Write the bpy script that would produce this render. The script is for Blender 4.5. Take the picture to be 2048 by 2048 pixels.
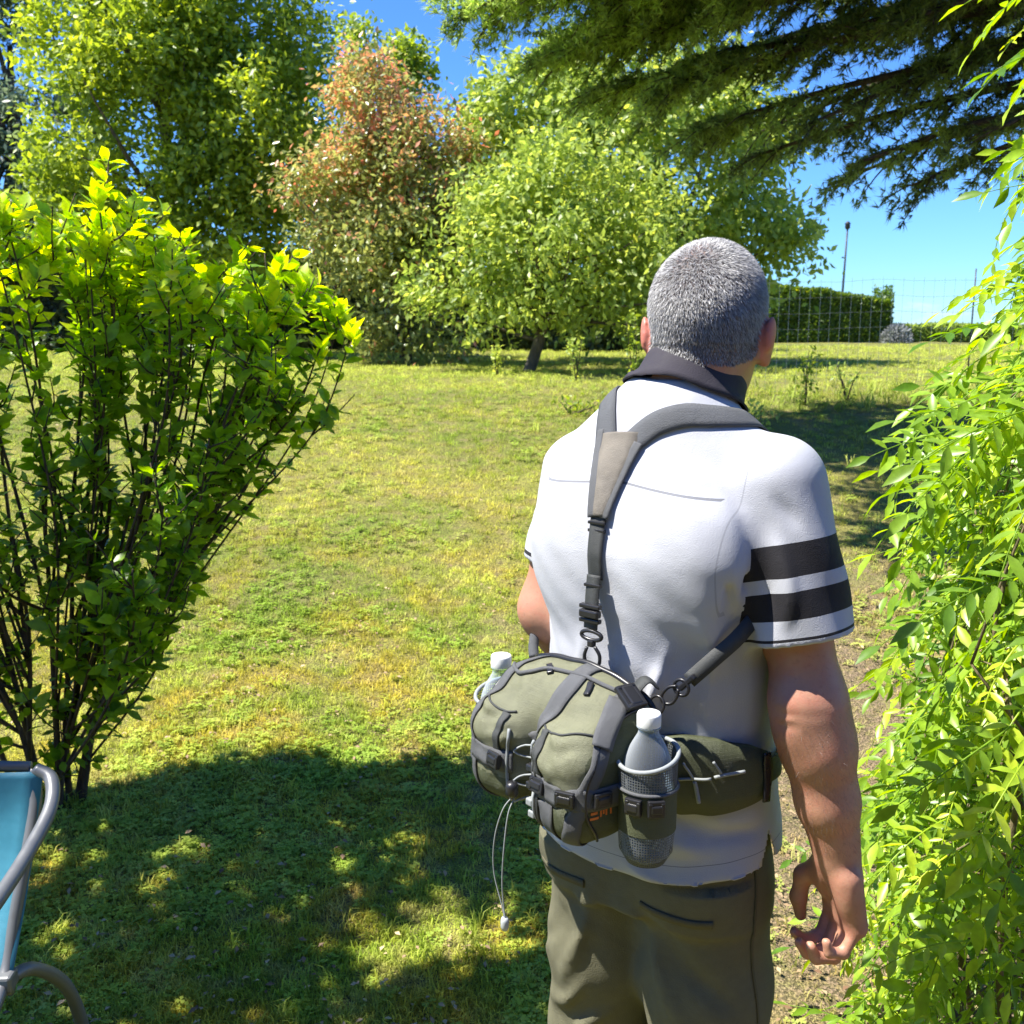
import bpy, bmesh, math, random
import numpy as np
from math import radians, sin, cos, pi, tan, sqrt
from mathutils import Vector, Matrix

scene = bpy.context.scene
for o in list(bpy.data.objects):
    bpy.data.objects.remove(o, do_unlink=True)
COL = scene.collection

# ------------------------------------------------------------------ camera
cam_d = bpy.data.cameras.new('camera')
cam_d.sensor_width = 36.0
cam_d.lens = 18.0 / tan(radians(26.5))
cam_d.clip_start = 0.05
cam_d.clip_end = 9000
cam_d.dof.use_dof = True
cam_d.dof.focus_distance = 1.38
cam_d.dof.aperture_fstop = 15.0
cam = bpy.data.objects.new('camera', cam_d)
COL.objects.link(cam)
cam.location = (0, 0, 1.64)
cam.rotation_euler = (radians(90 - 10.7), 0, 0)
scene.camera = cam

# ------------------------------------------------------------------ sky, sun, exposure
SUN_EL, SUN_AZ = radians(60), radians(265)      # azimuth clockwise from +Y
SUN = np.array([sin(SUN_AZ) * cos(SUN_EL), cos(SUN_AZ) * cos(SUN_EL), sin(SUN_EL)])
world = bpy.data.worlds.new('World')
scene.world = world
world.use_nodes = True
wn, wl = world.node_tree.nodes, world.node_tree.links
wn.clear()
w_out = wn.new('ShaderNodeOutputWorld')
w_bg = wn.new('ShaderNodeBackground')
w_bg.inputs['Strength'].default_value = 0.085
sky = wn.new('ShaderNodeTexSky')
sky.sky_type = 'NISHITA'
sky.sun_disc = False
sky.sun_elevation = SUN_EL
sky.sun_rotation = SUN_AZ
sky.altitude = 300
sky.air_density = 1.0
sky.dust_density = 0.0
sky.ozone_density = 1.5
hs = wn.new('ShaderNodeMix'); hs.data_type = 'RGBA'; hs.blend_type = 'MULTIPLY'      # clear, deep blue air
hs.inputs['Factor'].default_value = 1.0
hs.inputs[7].default_value = (.36, .67, 1.20, 1)
wl.new(sky.outputs[0], hs.inputs[6])
# low bank of far cumulus all round the horizon
tc = wn.new('ShaderNodeTexCoord')
sep = wn.new('ShaderNodeSeparateXYZ'); wl.new(tc.outputs['Generated'], sep.inputs[0])
mp = wn.new('ShaderNodeMapping'); mp.inputs['Scale'].default_value = (1, 1, 3.0)
wl.new(tc.outputs['Generated'], mp.inputs[0])
nz = wn.new('ShaderNodeTexNoise'); nz.inputs['Scale'].default_value = 14; nz.inputs['Detail'].default_value = 7
wl.new(mp.outputs[0], nz.inputs['Vector'])
m1 = wn.new('ShaderNodeMath'); m1.operation = 'MULTIPLY_ADD'       # noise - k*z
m1.inputs[1].default_value = -9.0
wl.new(sep.outputs['Z'], m1.inputs[0]); wl.new(nz.outputs['Fac'], m1.inputs[2])
ramp = wn.new('ShaderNodeMapRange'); ramp.inputs['From Min'].default_value = 0.46; ramp.inputs['From Max'].default_value = 0.62
wl.new(m1.outputs[0], ramp.inputs['Value'])
mixc = wn.new('ShaderNodeMix'); mixc.data_type = 'RGBA'
wl.new(ramp.outputs[0], mixc.inputs['Factor'])
wl.new(hs.outputs[2], mixc.inputs[6])
mixc.inputs[7].default_value = (5.0, 5.4, 6.0, 1)
wl.new(mixc.outputs[2], w_bg.inputs['Color'])
wl.new(w_bg.outputs[0], w_out.inputs['Surface'])

sun_d = bpy.data.lights.new('sun', 'SUN')
sun_d.energy = 5.0
sun_d.angle = radians(0.53)
sun_d.color = (1.0, 0.955, 0.88)
sun_o = bpy.data.objects.new('sun', sun_d)
COL.objects.link(sun_o)
sun_o.rotation_euler = Vector(SUN.tolist()).to_track_quat('Z', 'Y').to_euler()

scene.view_settings.view_transform = 'Standard'
scene.view_settings.look = 'None'
scene.view_settings.gamma = 1.0
scene.view_settings.exposure = 1.25
scene.cycles.max_bounces = 7
scene.cycles.diffuse_bounces = 3
scene.cycles.glossy_bounces = 3
scene.cycles.transmission_bounces = 6
scene.cycles.transparent_max_bounces = 12
scene.cycles.sample_clamp_indirect = 6
scene.cycles.use_denoising = True
rng = np.random.default_rng(7)
random.seed(7)

# ------------------------------------------------------------------ mesh helpers
def mk_mesh(name, verts, faces, smooth=True, attrs=None, mats=None, mat_idx=None):
    """verts (N,3); faces: list of int arrays (M,k) of any k"""
    me = bpy.data.meshes.new(name)
    verts = np.asarray(verts, np.float32)
    if not isinstance(faces, (list, tuple)):
        faces = [faces]
    faces = [np.asarray(f, np.int32) for f in faces if len(f)]
    loops = np.concatenate([f.ravel() for f in faces])
    sizes = np.concatenate([np.full(len(f), f.shape[1], np.int32) for f in faces])
    starts = np.concatenate([[0], np.cumsum(sizes)[:-1]]).astype(np.int32)
    me.vertices.add(len(verts)); me.vertices.foreach_set('co', verts.ravel())
    me.loops.add(len(loops)); me.loops.foreach_set('vertex_index', loops)
    me.polygons.add(len(sizes))
    me.polygons.foreach_set('loop_start', starts)
    me.polygons.foreach_set('loop_total', sizes)
    me.polygons.foreach_set('use_smooth', np.full(len(sizes), bool(smooth)))
    if mats:
        for m in mats:
            me.materials.append(m)
    if mat_idx is not None:
        me.polygons.foreach_set('material_index', np.asarray(mat_idx, np.int32))
    if attrs:
        for k, v in attrs.items():
            v = np.asarray(v, np.float32)
            a = me.attributes.new(k, 'FLOAT', 'POINT')
            a.data.foreach_set('value', v)
    me.update(calc_edges=True)
    return me

def add(name, me, parent=None, loc=None, rz=None, kind=None, label=None, cat=None, group=None):
    o = bpy.data.objects.new(name, me)
    COL.objects.link(o)
    if parent is not None:
        o.parent = parent
    if loc is not None:
        o.location = loc
    if rz is not None:
        o.rotation_euler = (0, 0, rz)
    if kind:
        o['kind'] = kind
    if label:
        o['label'] = label
    if cat:
        o['category'] = cat
    if group:
        o['group'] = group
    return o

class MB:
    """collects shapes in one mesh"""
    def __init__(s):
        s.v, s.f, s.n, s.a = [], {}, 0, {}
    def put(s, v, faces, **attrs):
        v = np.asarray(v, float).reshape(-1, 3)
        for f in (faces if isinstance(faces, (list, tuple)) else [faces]):
            f = np.asarray(f, int)
            if len(f):
                s.f.setdefault(f.shape[1], []).append(f + s.n)
        s.v.append(v)
        for k, x in attrs.items():
            s.a.setdefault(k, []).append(np.broadcast_to(np.asarray(x, float), (len(v),)))
        s.n += len(v)
        return s
    def box(s, c, half, R=None):
        q = np.array([[x, y, z] for x in (-1, 1) for y in (-1, 1) for z in (-1, 1)], float) * np.asarray(half)
        if R is not None:
            q = q @ np.asarray(R).T
        return s.put(q + np.asarray(c), np.array([[0, 1, 3, 2], [4, 6, 7, 5], [0, 4, 5, 1], [2, 3, 7, 6], [0, 2, 6, 4], [1, 5, 7, 3]]))
    def tube(s, pts, rad, n=8, cap=True, closed=False):
        pts = np.asarray(pts, float)
        rad = np.broadcast_to(np.asarray(rad, float), (len(pts),))
        t = np.gradient(pts, axis=0) if not closed else np.roll(pts, -1, 0) - np.roll(pts, 1, 0)
        t /= np.linalg.norm(t, axis=1)[:, None] + 1e-12
        u = np.cross(t[0], [0, 0, 1.0])
        if np.linalg.norm(u) < .1:
            u = np.cross(t[0], [1.0, 0, 0])
        us = []
        for k in range(len(pts)):
            u = u - t[k] * (u @ t[k]); u /= np.linalg.norm(u) + 1e-12
            us.append(u)
        us = np.array(us); vs = np.cross(t, us)
        a = np.linspace(0, 2 * pi, n, endpoint=False)
        ring = us[:, None] * np.cos(a)[None, :, None] + vs[:, None] * np.sin(a)[None, :, None]
        V = pts[:, None] + ring * rad[:, None, None]
        m = len(pts)
        i = np.arange(m if closed else m - 1)[:, None]; j = np.arange(n)[None]
        i2 = (i + 1) % m; j2 = (j + 1) % n
        F = np.stack(np.broadcast_arrays(i * n + j, i * n + j2, i2 * n + j2, i2 * n + j), -1).reshape(-1, 4)
        fs = [F]
        if cap and not closed:
            fs.append(np.array([list(range(n))[::-1]])); fs.append(np.array([[(m - 1) * n + k for k in range(n)]]))
        return s.put(V.reshape(-1, 3), fs)
    def lathe(s, prof, c=(0, 0, 0), n=24):
        prof = np.asarray(prof, float); a = np.linspace(0, 2 * pi, n, endpoint=False)
        V = np.stack([prof[:, 0][:, None] * np.cos(a), prof[:, 0][:, None] * np.sin(a), np.broadcast_to(prof[:, 1][:, None], (len(prof), n))], -1)
        i = np.arange(len(prof) - 1)[:, None]; j = np.arange(n)[None]; j2 = (j + 1) % n
        F = np.stack(np.broadcast_arrays(i * n + j, i * n + j2, (i + 1) * n + j2, (i + 1) * n + j), -1).reshape(-1, 4)
        return s.put(V.reshape(-1, 3) + np.asarray(c), F)
    def mesh(s, name, mat, smooth=True):
        return mk_mesh(name, np.concatenate(s.v), [np.concatenate(x) for x in s.f.values()], smooth,
                       {k: np.concatenate(x) for k, x in s.a.items()}, [mat] if mat else None)

def smooth_path(pts, n):
    """Catmull-Rom through pts, n samples"""
    P = np.asarray(pts, float)
    P = np.vstack([2 * P[0] - P[1], P, 2 * P[-1] - P[-2]])
    m = len(P) - 3
    u = np.linspace(0, m - 1e-9, n); i = u.astype(int); t = (u - i)[:, None]
    a, b, c, d = P[i], P[i + 1], P[i + 2], P[i + 3]
    return .5 * (2 * b + (c - a) * t + (2 * a - 5 * b + 4 * c - d) * t * t + (3 * b - a - 3 * c + d) * t ** 3)

def bevel_box(name, half, r, mat, segs=2):
    bm = bmesh.new(); bmesh.ops.create_cube(bm, size=2.0)
    bmesh.ops.scale(bm, vec=half, verts=bm.verts)
    bmesh.ops.bevel(bm, geom=bm.edges[:], offset=r, segments=segs, profile=.5, affect='EDGES')
    me = bpy.data.meshes.new(name); bm.to_mesh(me); bm.free()
    me.materials.append(mat)
    return me

# ------------------------------------------------------------------ materials
class NT:
    def __init__(s, name):
        s.m = bpy.data.materials.new(name); s.m.use_nodes = True
        s.t = s.m.node_tree; s.n = s.t.nodes; s.l = s.t.links
        s.b = s.n['Principled BSDF']; s.out = s.n['Material Output']
    def new(s, typ, **kw):
        x = s.n.new(typ)
        for k, v in kw.items():
            setattr(x, k, v)
        return x
    def link(s, a, b):
        s.l.new(a, b)
    def noise(s, scale, detail=3, vec=None, rough=.5):
        x = s.new('ShaderNodeTexNoise'); x.inputs['Scale'].default_value = scale; x.inputs['Detail'].default_value = detail
        x.inputs['Roughness'].default_value = rough
        if vec is not None:
            s.link(vec, x.inputs['Vector'])
        return x.outputs['Fac']
    def ridged(s, scale, detail=3, vec=None, stretch=None):
        x = s.new('ShaderNodeTexNoise', noise_type='RIDGED_MULTIFRACTAL'); x.inputs['Scale'].default_value = scale; x.inputs['Detail'].default_value = detail
        if vec is not None:
            if stretch:
                mpn = s.new('ShaderNodeMapping'); mpn.inputs['Scale'].default_value = stretch; s.link(vec, mpn.inputs[0]); vec = mpn.outputs[0]
            s.link(vec, x.inputs['Vector'])
        return x.outputs['Fac']
    def rng(s, v, a, b, c=0, d=1):
        x = s.new('ShaderNodeMapRange'); s.link(v, x.inputs['Value'])
        for k, y in zip(('From Min', 'From Max', 'To Min', 'To Max'), (a, b, c, d)):
            x.inputs[k].default_value = y
        return x.outputs[0]
    def mix(s, f, a, b):
        x = s.new('ShaderNodeMix', data_type='RGBA')
        for sock, v in ((x.inputs['Factor'], f), (x.inputs[6], a), (x.inputs[7], b)):
            if hasattr(v, 'is_linked'):
                s.link(v, sock)
            else:
                sock.default_value = v if not isinstance(v, tuple) else (*v, 1)
        return x.outputs[2]
    def math(s, op, a, b=None, c=None):
        x = s.new('ShaderNodeMath', operation=op)
        for k, v in enumerate((a, b, c)):
            if v is None:
                continue
            if hasattr(v, 'is_linked'):
                s.link(v, x.inputs[k])
            else:
                x.inputs[k].default_value = v
        return x.outputs[0]
    def attr(s, name, typ='GEOMETRY'):
        x = s.new('ShaderNodeAttribute', attribute_name=name, attribute_type=typ)
        return x.outputs['Fac']
    def obj(s):
        return s.new('ShaderNodeTexCoord').outputs['Object']
    def pos(s):
        return s.new('ShaderNodeNewGeometry').outputs['Position']
    def bump(s, h, strength=.3, dist=.002):
        x = s.new('ShaderNodeBump'); x.inputs['Strength'].default_value = strength; x.inputs['Distance'].default_value = dist
        s.link(h, x.inputs['Height']); s.link(x.outputs[0], s.b.inputs['Normal'])
    def col(s, v):
        if hasattr(v, 'is_linked'):
            s.link(v, s.b.inputs['Base Color'])
        else:
            s.b.inputs['Base Color'].default_value = (*v, 1)
    def set(s, **kw):
        for k, v in kw.items():
            s.b.inputs[k.replace('_', ' ')].default_value = v
        return s

def cloth(name, c, var=.12, weave=900, rough=.85, bump=.25, sheen=.0, crumple=0.0, grid=0.0):
    t = NT(name)
    o = t.obj()
    n = t.math('ADD', t.math('MULTIPLY', t.noise(9, 4, o), .6), t.math('MULTIPLY', t.noise(70, 4, o), .4))
    n = t.rng(n, .36, .64)
    a = tuple(x * (1 - var) for x in c); b = tuple(min(1, x * (1 + var)) for x in c)
    t.col(t.mix(n, a, b))
    w = t.noise(weave, 2, o)
    n2 = t.noise(45, 3, o)
    h = t.math('ADD', w, n2)
    if grid:                                                      # ripstop: raised threads every few millimetres
        sx = t.new('ShaderNodeSeparateXYZ'); t.link(o, sx.inputs[0])
        gl = None
        for ax in 'XYZ':
            q = t.math('GREATER_THAN', t.math('SINE', t.math('MULTIPLY', sx.outputs[ax], 2 * pi / grid)), .90)
            gl = q if gl is None else t.math('MAXIMUM', gl, q)
        h = t.math('ADD', h, t.math('MULTIPLY', gl, .6))
    if crumple:
        h = t.math('ADD', h, t.math('MULTIPLY', t.ridged(16, 3, o), crumple))
    t.bump(h, bump, .0018)
    t.link(t.rng(n, 0, 1, max(.1, rough - .1), min(1, rough + .1)), t.b.inputs['Roughness'])
    if sheen:
        t.set(Sheen_Weight=sheen)
    return t.m

def plain(name, c, rough=.5, metal=0.0, var=.08, scale=30):
    t = NT(name)
    n = t.noise(scale, 4, t.obj())
    t.col(t.mix(n, tuple(x * (1 - var) for x in c), tuple(min(1, x * (1 + var)) for x in c)))
    t.link(t.rng(n, .3, .7, max(.02, rough - .08), rough + .08), t.b.inputs['Roughness'])
    t.set(Metallic=metal)
    return t.m

def leafmat(name, dark, light, young=None, rough=.42, trans=.38, tcol=None, scale=.0):
    """colour runs dark > light with attribute var (0..1), > young above 1"""
    t = NT(name)
    v = t.attr('var')
    c = t.mix(t.rng(v, 0, 1), dark, light)
    if young:
        c = t.mix(t.rng(v, 1, 2), c, young)
    oi = t.noise(60, 2, t.pos())
    hsn = t.new('ShaderNodeHueSaturation')
    t.link(t.rng(oi, .3, .7, .8, 1.2), hsn.inputs['Value'])
    t.link(c, hsn.inputs['Color'])
    c = hsn.outputs[0]
    t.col(c)
    t.set(Roughness=rough)
    tr = t.new('ShaderNodeBsdfTranslucent')
    h2 = t.new('ShaderNodeHueSaturation'); h2.inputs['Value'].default_value = 1.7; h2.inputs['Saturation'].default_value = 1.1
    h2.inputs['Hue'].default_value = .485
    t.link(c, h2.inputs['Color']); t.link(h2.outputs[0], tr.inputs['Color'])
    mx = t.new('ShaderNodeMixShader'); mx.inputs[0].default_value = trans
    t.link(t.b.outputs[0], mx.inputs[1]); t.link(tr.outputs[0], mx.inputs[2])
    t.link(mx.outputs[0], t.out.inputs['Surface'])
    return t.m

def barkmat(name, a, b, scale=25):
    t = NT(name)
    mpn = t.new('ShaderNodeMapping'); mpn.inputs['Scale'].default_value = (1, 1, .25)
    t.link(t.obj(), mpn.inputs[0])
    n = t.noise(scale, 6, mpn.outputs[0], .65)
    t.col(t.mix(t.rng(n, .35, .65), a, b)); t.bump(n, .7, .01); t.set(Roughness=.9)
    return t.m

# ------------------------------------------------------------------ ground
_hy = np.array([-400, 0, 3, 4, 5, 6, 7, 8.5, 10, 12, 14, 20, 26, 30, 40, 80, 300, 1200, 5000.])
_hz = np.array([0, 0, 0, .09, .23, .37, .51, .73, .90, .955, .975, 1.0, 1.02, 1.0, .7, -2, -14, -40, -120.])
_fy = np.linspace(-2, 45, 900); _fz = np.interp(_fy, _hy, _hz)
_ker = np.ones(31) / 31; _fs = np.convolve(np.pad(_fz, 15, mode='edge'), _ker, 'valid')
def H(x, y):
    x = np.asarray(x, float); y = np.asarray(y, float)
    z = np.where((y > -2) & (y < 45), np.interp(y, _fy, _fs), np.interp(y, _hy, _hz))
    amp = np.clip((y - 1.9) / 1.5, 0, 1) * np.clip(1.4 - np.abs(x) / 30, 0, 1)
    return z + amp * (.012 * np.sin(1.9 * x + .7 * y) + .009 * np.sin(3.1 * y - 1.3 * x + 1) + .006 * np.sin(6.3 * x + 4.1 * y))
def spread(a, b, n, p=3.0):
    u = np.linspace(-1, 1, n); return np.sign(u) * np.abs(u) ** p
gx = np.concatenate([-np.geomspace(4000, 14, 34), np.linspace(-13.5, 13.5, 190), np.geomspace(14, 4000, 34)])
gy = np.concatenate([-np.geomspace(300, 3.2, 14), np.linspace(-3, 30, 300), np.geomspace(30.5, 5000, 44)])
GX, GY = np.meshgrid(gx, gy, indexing='ij')
Vg = np.stack([GX, GY, H(GX, GY)], -1).reshape(-1, 3)
i = np.arange(len(gx) - 1)[:, None]; j = np.arange(len(gy) - 1)[None]; m_ = len(gy)
Fg = np.stack(np.broadcast_arrays(i * m_ + j, (i + 1) * m_ + j, (i + 1) * m_ + j + 1, i * m_ + j + 1), -1).reshape(-1, 4)

def lawn_colour(t, blade=False):
    """dry spring lawn: green, straw, mossy orange and bare soil, by place"""
    p = t.pos()
    a = t.noise(.9, 4, p); b = t.noise(3.1, 5, p); c = t.noise(7.5, 4, p); d = t.noise(38, 3, p)
    sx = t.new('ShaderNodeSeparateXYZ'); t.link(p, sx.inputs[0])
    k = .9 if blade else 1.0
    col = t.mix(t.rng(t.math('ADD', t.math('MULTIPLY', a, .6), t.math('MULTIPLY', c, .4)), .42, .60), (.34 * k, .46 * k, .045 * k), (.70 * k, .70 * k, .12 * k))
    near = t.rng(sx.outputs['Y'], 3.0, 7.0, 1, .25)
    moss = t.math('MULTIPLY', t.rng(b, .46, .62), near)
    col = t.mix(t.math('MULTIPLY', moss, .75 if not blade else .55), col, (.74, .50, .055))
    right = t.math('MULTIPLY', t.rng(sx.outputs['X'], .15, .8), t.rng(sx.outputs['Y'], 4.2, 6.2, 1, .15))
    bare = t.math('ADD', t.math('MULTIPLY', t.rng(c, .54, .66), .55), t.math('MULTIPLY', right, 1.05))
    bare = t.math('MINIMUM', t.math('MULTIPLY', bare, t.rng(d, .35, .6, .55, 1)), 1)
    col = t.mix(t.math('MULTIPLY', bare, 1.0 if not blade else .6), col, (.54, .375, .25))
    far = t.rng(sx.outputs['Y'], 9.5, 12)
    col = t.mix(t.math('MULTIPLY', far, .8), col, t.mix(t.rng(c, .3, .7), (.46, .54, .07), (.62, .66, .11)))
    return col, d
t = NT('lawn_soil'); col, d_ = lawn_colour(t)
fine = t.noise(160, 4, t.pos())
col = t.mix(t.math('MULTIPLY', t.rng(fine, .40, .62), .55), (.10, .085, .04), col)
t.col(col); t.bump(t.math('ADD', t.math('MULTIPLY', fine, .5), d_), .9, .03); t.set(Roughness=.95)
t.b.inputs['Specular IOR Level'].default_value = .15
ground = add('ground', mk_mesh('ground', Vg, [Fg], True, None, [t.m]), kind='structure')
ground['label'] = 'dry mossy lawn rising gently away from the camera'

# ------------------------------------------------------------------ grass, instanced tufts
def scatter(name, P, rotv, scl, proto_me, label, cat):
    me = bpy.data.meshes.new(name); me.vertices.add(len(P)); me.vertices.foreach_set('co', np.asarray(P, np.float32).ravel())
    a = me.attributes.new('rotv', 'FLOAT_VECTOR', 'POINT'); a.data.foreach_set('vector', np.asarray(rotv, np.float32).ravel())
    a = me.attributes.new('scl', 'FLOAT', 'POINT'); a.data.foreach_set('value', np.asarray(scl, np.float32))
    o = add(name, me, kind='stuff', label=label, cat=cat)
    proto = bpy.data.objects.new(name + '_tuft', proto_me)
    ng = bpy.data.node_groups.new(name, 'GeometryNodeTree')
    ng.interface.new_socket('Geometry', in_out='INPUT', socket_type='NodeSocketGeometry')
    ng.interface.new_socket('Geometry', in_out='OUTPUT', socket_type='NodeSocketGeometry')
    gi, go = ng.nodes.new('NodeGroupInput'), ng.nodes.new('NodeGroupOutput')
    ip = ng.nodes.new('GeometryNodeInstanceOnPoints'); oi = ng.nodes.new('GeometryNodeObjectInfo')
    oi.inputs['Object'].default_value = proto; oi.inputs['As Instance'].default_value = True
    r = ng.nodes.new('GeometryNodeInputNamedAttribute'); r.data_type = 'FLOAT_VECTOR'; r.inputs['Name'].default_value = 'rotv'
    s = ng.nodes.new('GeometryNodeInputNamedAttribute'); s.data_type = 'FLOAT'; s.inputs['Name'].default_value = 'scl'
    ng.links.new(gi.outputs[0], ip.inputs['Points']); ng.links.new(oi.outputs['Geometry'], ip.inputs['Instance'])
    ng.links.new(r.outputs['Attribute'], ip.inputs['Rotation']); ng.links.new(s.outputs['Attribute'], ip.inputs['Scale'])
    ng.links.new(ip.outputs[0], go.inputs[0])
    md = o.modifiers.new('tufts', 'NODES'); md.node_group = ng
    return o
def blades(n, L, w, spread_r, lean, seed, mat, seg=2):
    r = np.random.default_rng(seed); V, F4, F3 = [], [], []; k = 0
    for q in range(n):
        a = r.uniform(0, 2 * pi); b = r.uniform(0, 2 * pi); rad = spread_r * sqrt(r.random())
        base = np.array([rad * cos(a), rad * sin(a), -.004]); d = np.array([cos(b), sin(b), 0]); s = np.array([-sin(b), cos(b), 0])
        l = L * r.uniform(.5, 1.15); le = lean * r.uniform(.3, 1.3); ww = w * r.uniform(.7, 1.2)
        p1 = base + d * l * le * .35 + (0, 0, l * .62); p2 = base + d * l * le + (0, 0, l * max(.25, 1 - .45 * le))
        V += [base - s * ww / 2, base + s * ww / 2, p1 + s * ww * .42, p1 - s * ww * .42, p2]
        F4.append([k, k + 1, k + 2, k + 3]); F3.append([k + 3, k + 2, k + 4]); k += 5
    return mk_mesh('tuft', np.array(V), [np.array(F4), np.array(F3)], True, None, [mat])
def grass_mat(name, f, add_c, trans=.42):
    t = NT(name); col, d = lawn_colour(t, True)
    oi = t.new('ShaderNodeObjectInfo')
    hsn = t.new('ShaderNodeHueSaturation'); t.link(t.rng(oi.outputs['Random'], 0, 1, .5, 1.5), hsn.inputs['Value']); t.link(col, hsn.inputs['Color'])
    col = t.mix(f, hsn.outputs[0], add_c)
    t.col(col); t.set(Roughness=.6)
    t.b.inputs['Specular IOR Level'].default_value = .3
    tr = t.new('ShaderNodeBsdfTranslucent'); t.link(col, tr.inputs['Color'])
    mx = t.new('ShaderNodeMixShader'); mx.inputs[0].default_value = trans
    t.link(t.b.outputs[0], mx.inputs[1]); t.link(tr.outputs[0], mx.inputs[2]); t.link(mx.outputs[0], t.out.inputs['Surface'])
    return t.m
def field_pts(dens_fn, N, y0=1.7, y1=24.0, seed=1):
    """points in the ground wedge the lens can see (with a margin), density falling with distance"""
    r = np.random.default_rng(seed)
    y = np.exp(r.uniform(np.log(y0), np.log(y1), N)); x = r.uniform(-.68, .68, N) * y + r.uniform(-.4, .4, N)
    keep = r.random(N) < dens_fn(x, y)
    x, y = x[keep], y[keep]
    return np.stack([x, y, H(x, y)], 1), r
def vnoise(x, y, s, seed):
    r = np.random.default_rng(seed); g = r.random((64, 64)); X = (x * s) % 63; Y = (y * s) % 63
    i, j = X.astype(int), Y.astype(int); u, v = X - i, Y - j; u = u * u * (3 - 2 * u); v = v * v * (3 - 2 * v)
    return (g[i, j] * (1 - u) + g[i + 1, j] * u) * (1 - v) + (g[i, j + 1] * (1 - u) + g[i + 1, j + 1] * u) * v
def soil_r(x, y):
    return np.clip((x - .25) / .75, 0, 1) * np.clip((6.2 - y) / 2, .15, 1)
def d_grass(x, y):
    return np.clip(.25 + .9 * vnoise(x, y, 2.3, 5) - .75 * soil_r(x, y), .05, 1)
P, r = field_pts(d_grass, 120000, seed=2)
n = len(P)
scatter('grass', P, np.stack([r.normal(0, .15, n), r.normal(0, .15, n), r.uniform(0, 6.28, n)], 1), r.uniform(.6, 1.3, n) * np.interp(P[:, 1], [2, 6, 12, 24], [.9, 1.0, 1.5, 2.6]),
        blades(9, .030, .0034, .020, .9, 3, grass_mat('grass_blade', .0, (.1, .1, .1))), 'short dry grass blades of the lawn', 'grass')
P, r = field_pts(lambda x, y: np.clip(1.6 * vnoise(x, y, 1.7, 9) - .55 - .3 * soil_r(x, y), .03, 1) * np.clip(8 / y, 0, 1), 46000, seed=4)
n = len(P)
def clover_mesh():
    r = np.random.default_rng(8); V, F = [], []; k = 0
    for q in range(7):
        a = r.uniform(0, 6.28); rad = .024 * sqrt(r.random()); c = np.array([rad * cos(a), rad * sin(a), r.uniform(.006, .018)])
        for w in range(3):
            b = w * 2.094 + a; d = np.array([cos(b), sin(b), r.uniform(-.1, .35)]); s = np.array([-sin(b), cos(b), 0]); L = .0085
            V += [c, c + d * L * .6 + s * L * .5, c + d * L, c + d * L * .6 - s * L * .5]; F.append([k, k + 1, k + 2, k + 3]); k += 4
    return mk_mesh('clover', np.array(V), [np.array(F)], True, None, [grass_mat('clover_leaf', .55, (.32, .50, .06))])
scatter('clover', P, np.stack([r.normal(0, .15, n), r.normal(0, .15, n), r.uniform(0, 6.28, n)], 1), r.uniform(.7, 1.5, n) * np.interp(P[:, 1], [2, 8, 14], [1, 1.2, 1.6]),
        clover_mesh(), 'small clover leaves and weeds among the grass', 'clover')
# longer tufts here and there, thick along the fence bank
P, r = field_pts(lambda x, y: np.clip(.05 + .9 * ((y > 9.3) & (y < 10.5) & (x > 1.8)) + .10 * (y < 4) * (x < .4), 0, 1), 22000, seed=6)
n = len(P)
scatter('tall_grass', P, np.stack([r.normal(0, .15, n), r.normal(0, .15, n), r.uniform(0, 6.28, n)], 1), r.uniform(.5, 1.3, n) * np.interp(P[:, 1], [2, 9, 10, 14], [.8, 1.6, 2.4, 1.6]),
        blades(8, .070, .0042, .018, .8, 5, grass_mat('tall_blade', .35, (.34, .46, .06))), 'longer grass tufts standing above the lawn', 'grass')

# dead leaves and twigs lying about
P, r = field_pts(lambda x, y: np.clip(.5 * vnoise(x, y, 1.3, 21) + .25 * soil_r(x, y), .05, 1) * np.clip(5 / y, 0, 1), 9000, 1.7, 12, seed=14)
n = len(P); P[:, 2] += .012
def litter_mesh():
    r = np.random.default_rng(3); V, F = [], []; k = 0
    for q in range(3):
        c = r.normal(0, .02, 3) * [1, 1, .15]; a = r.uniform(0, 6.28); d = np.array([cos(a), sin(a), r.uniform(-.2, .3)]); s = np.array([-sin(a), cos(a), r.uniform(-.3, .3)]); L = r.uniform(.012, .026)
        V += [c, c + d * L * .5 + s * L * .28 + (0, 0, .003), c + d * L, c + d * L * .5 - s * L * .28 + (0, 0, .002)]; F.append([k, k + 1, k + 2, k + 3]); k += 4
    t = NT('dead_leaf'); oi = t.new('ShaderNodeObjectInfo'); t.col(t.mix(oi.outputs['Random'], (.16, .085, .04), (.50, .36, .20))); t.set(Roughness=.7)
    return mk_mesh('litter', np.array(V), [np.array(F)], True, None, [t.m])
scatter('leaf_litter', P, np.stack([r.normal(0, .2, n), r.normal(0, .2, n), r.uniform(0, 6.28, n)], 1), r.uniform(.6, 1.3, n), litter_mesh(), 'dry brown leaf scraps lying on the lawn', 'leaf litter')

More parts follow.
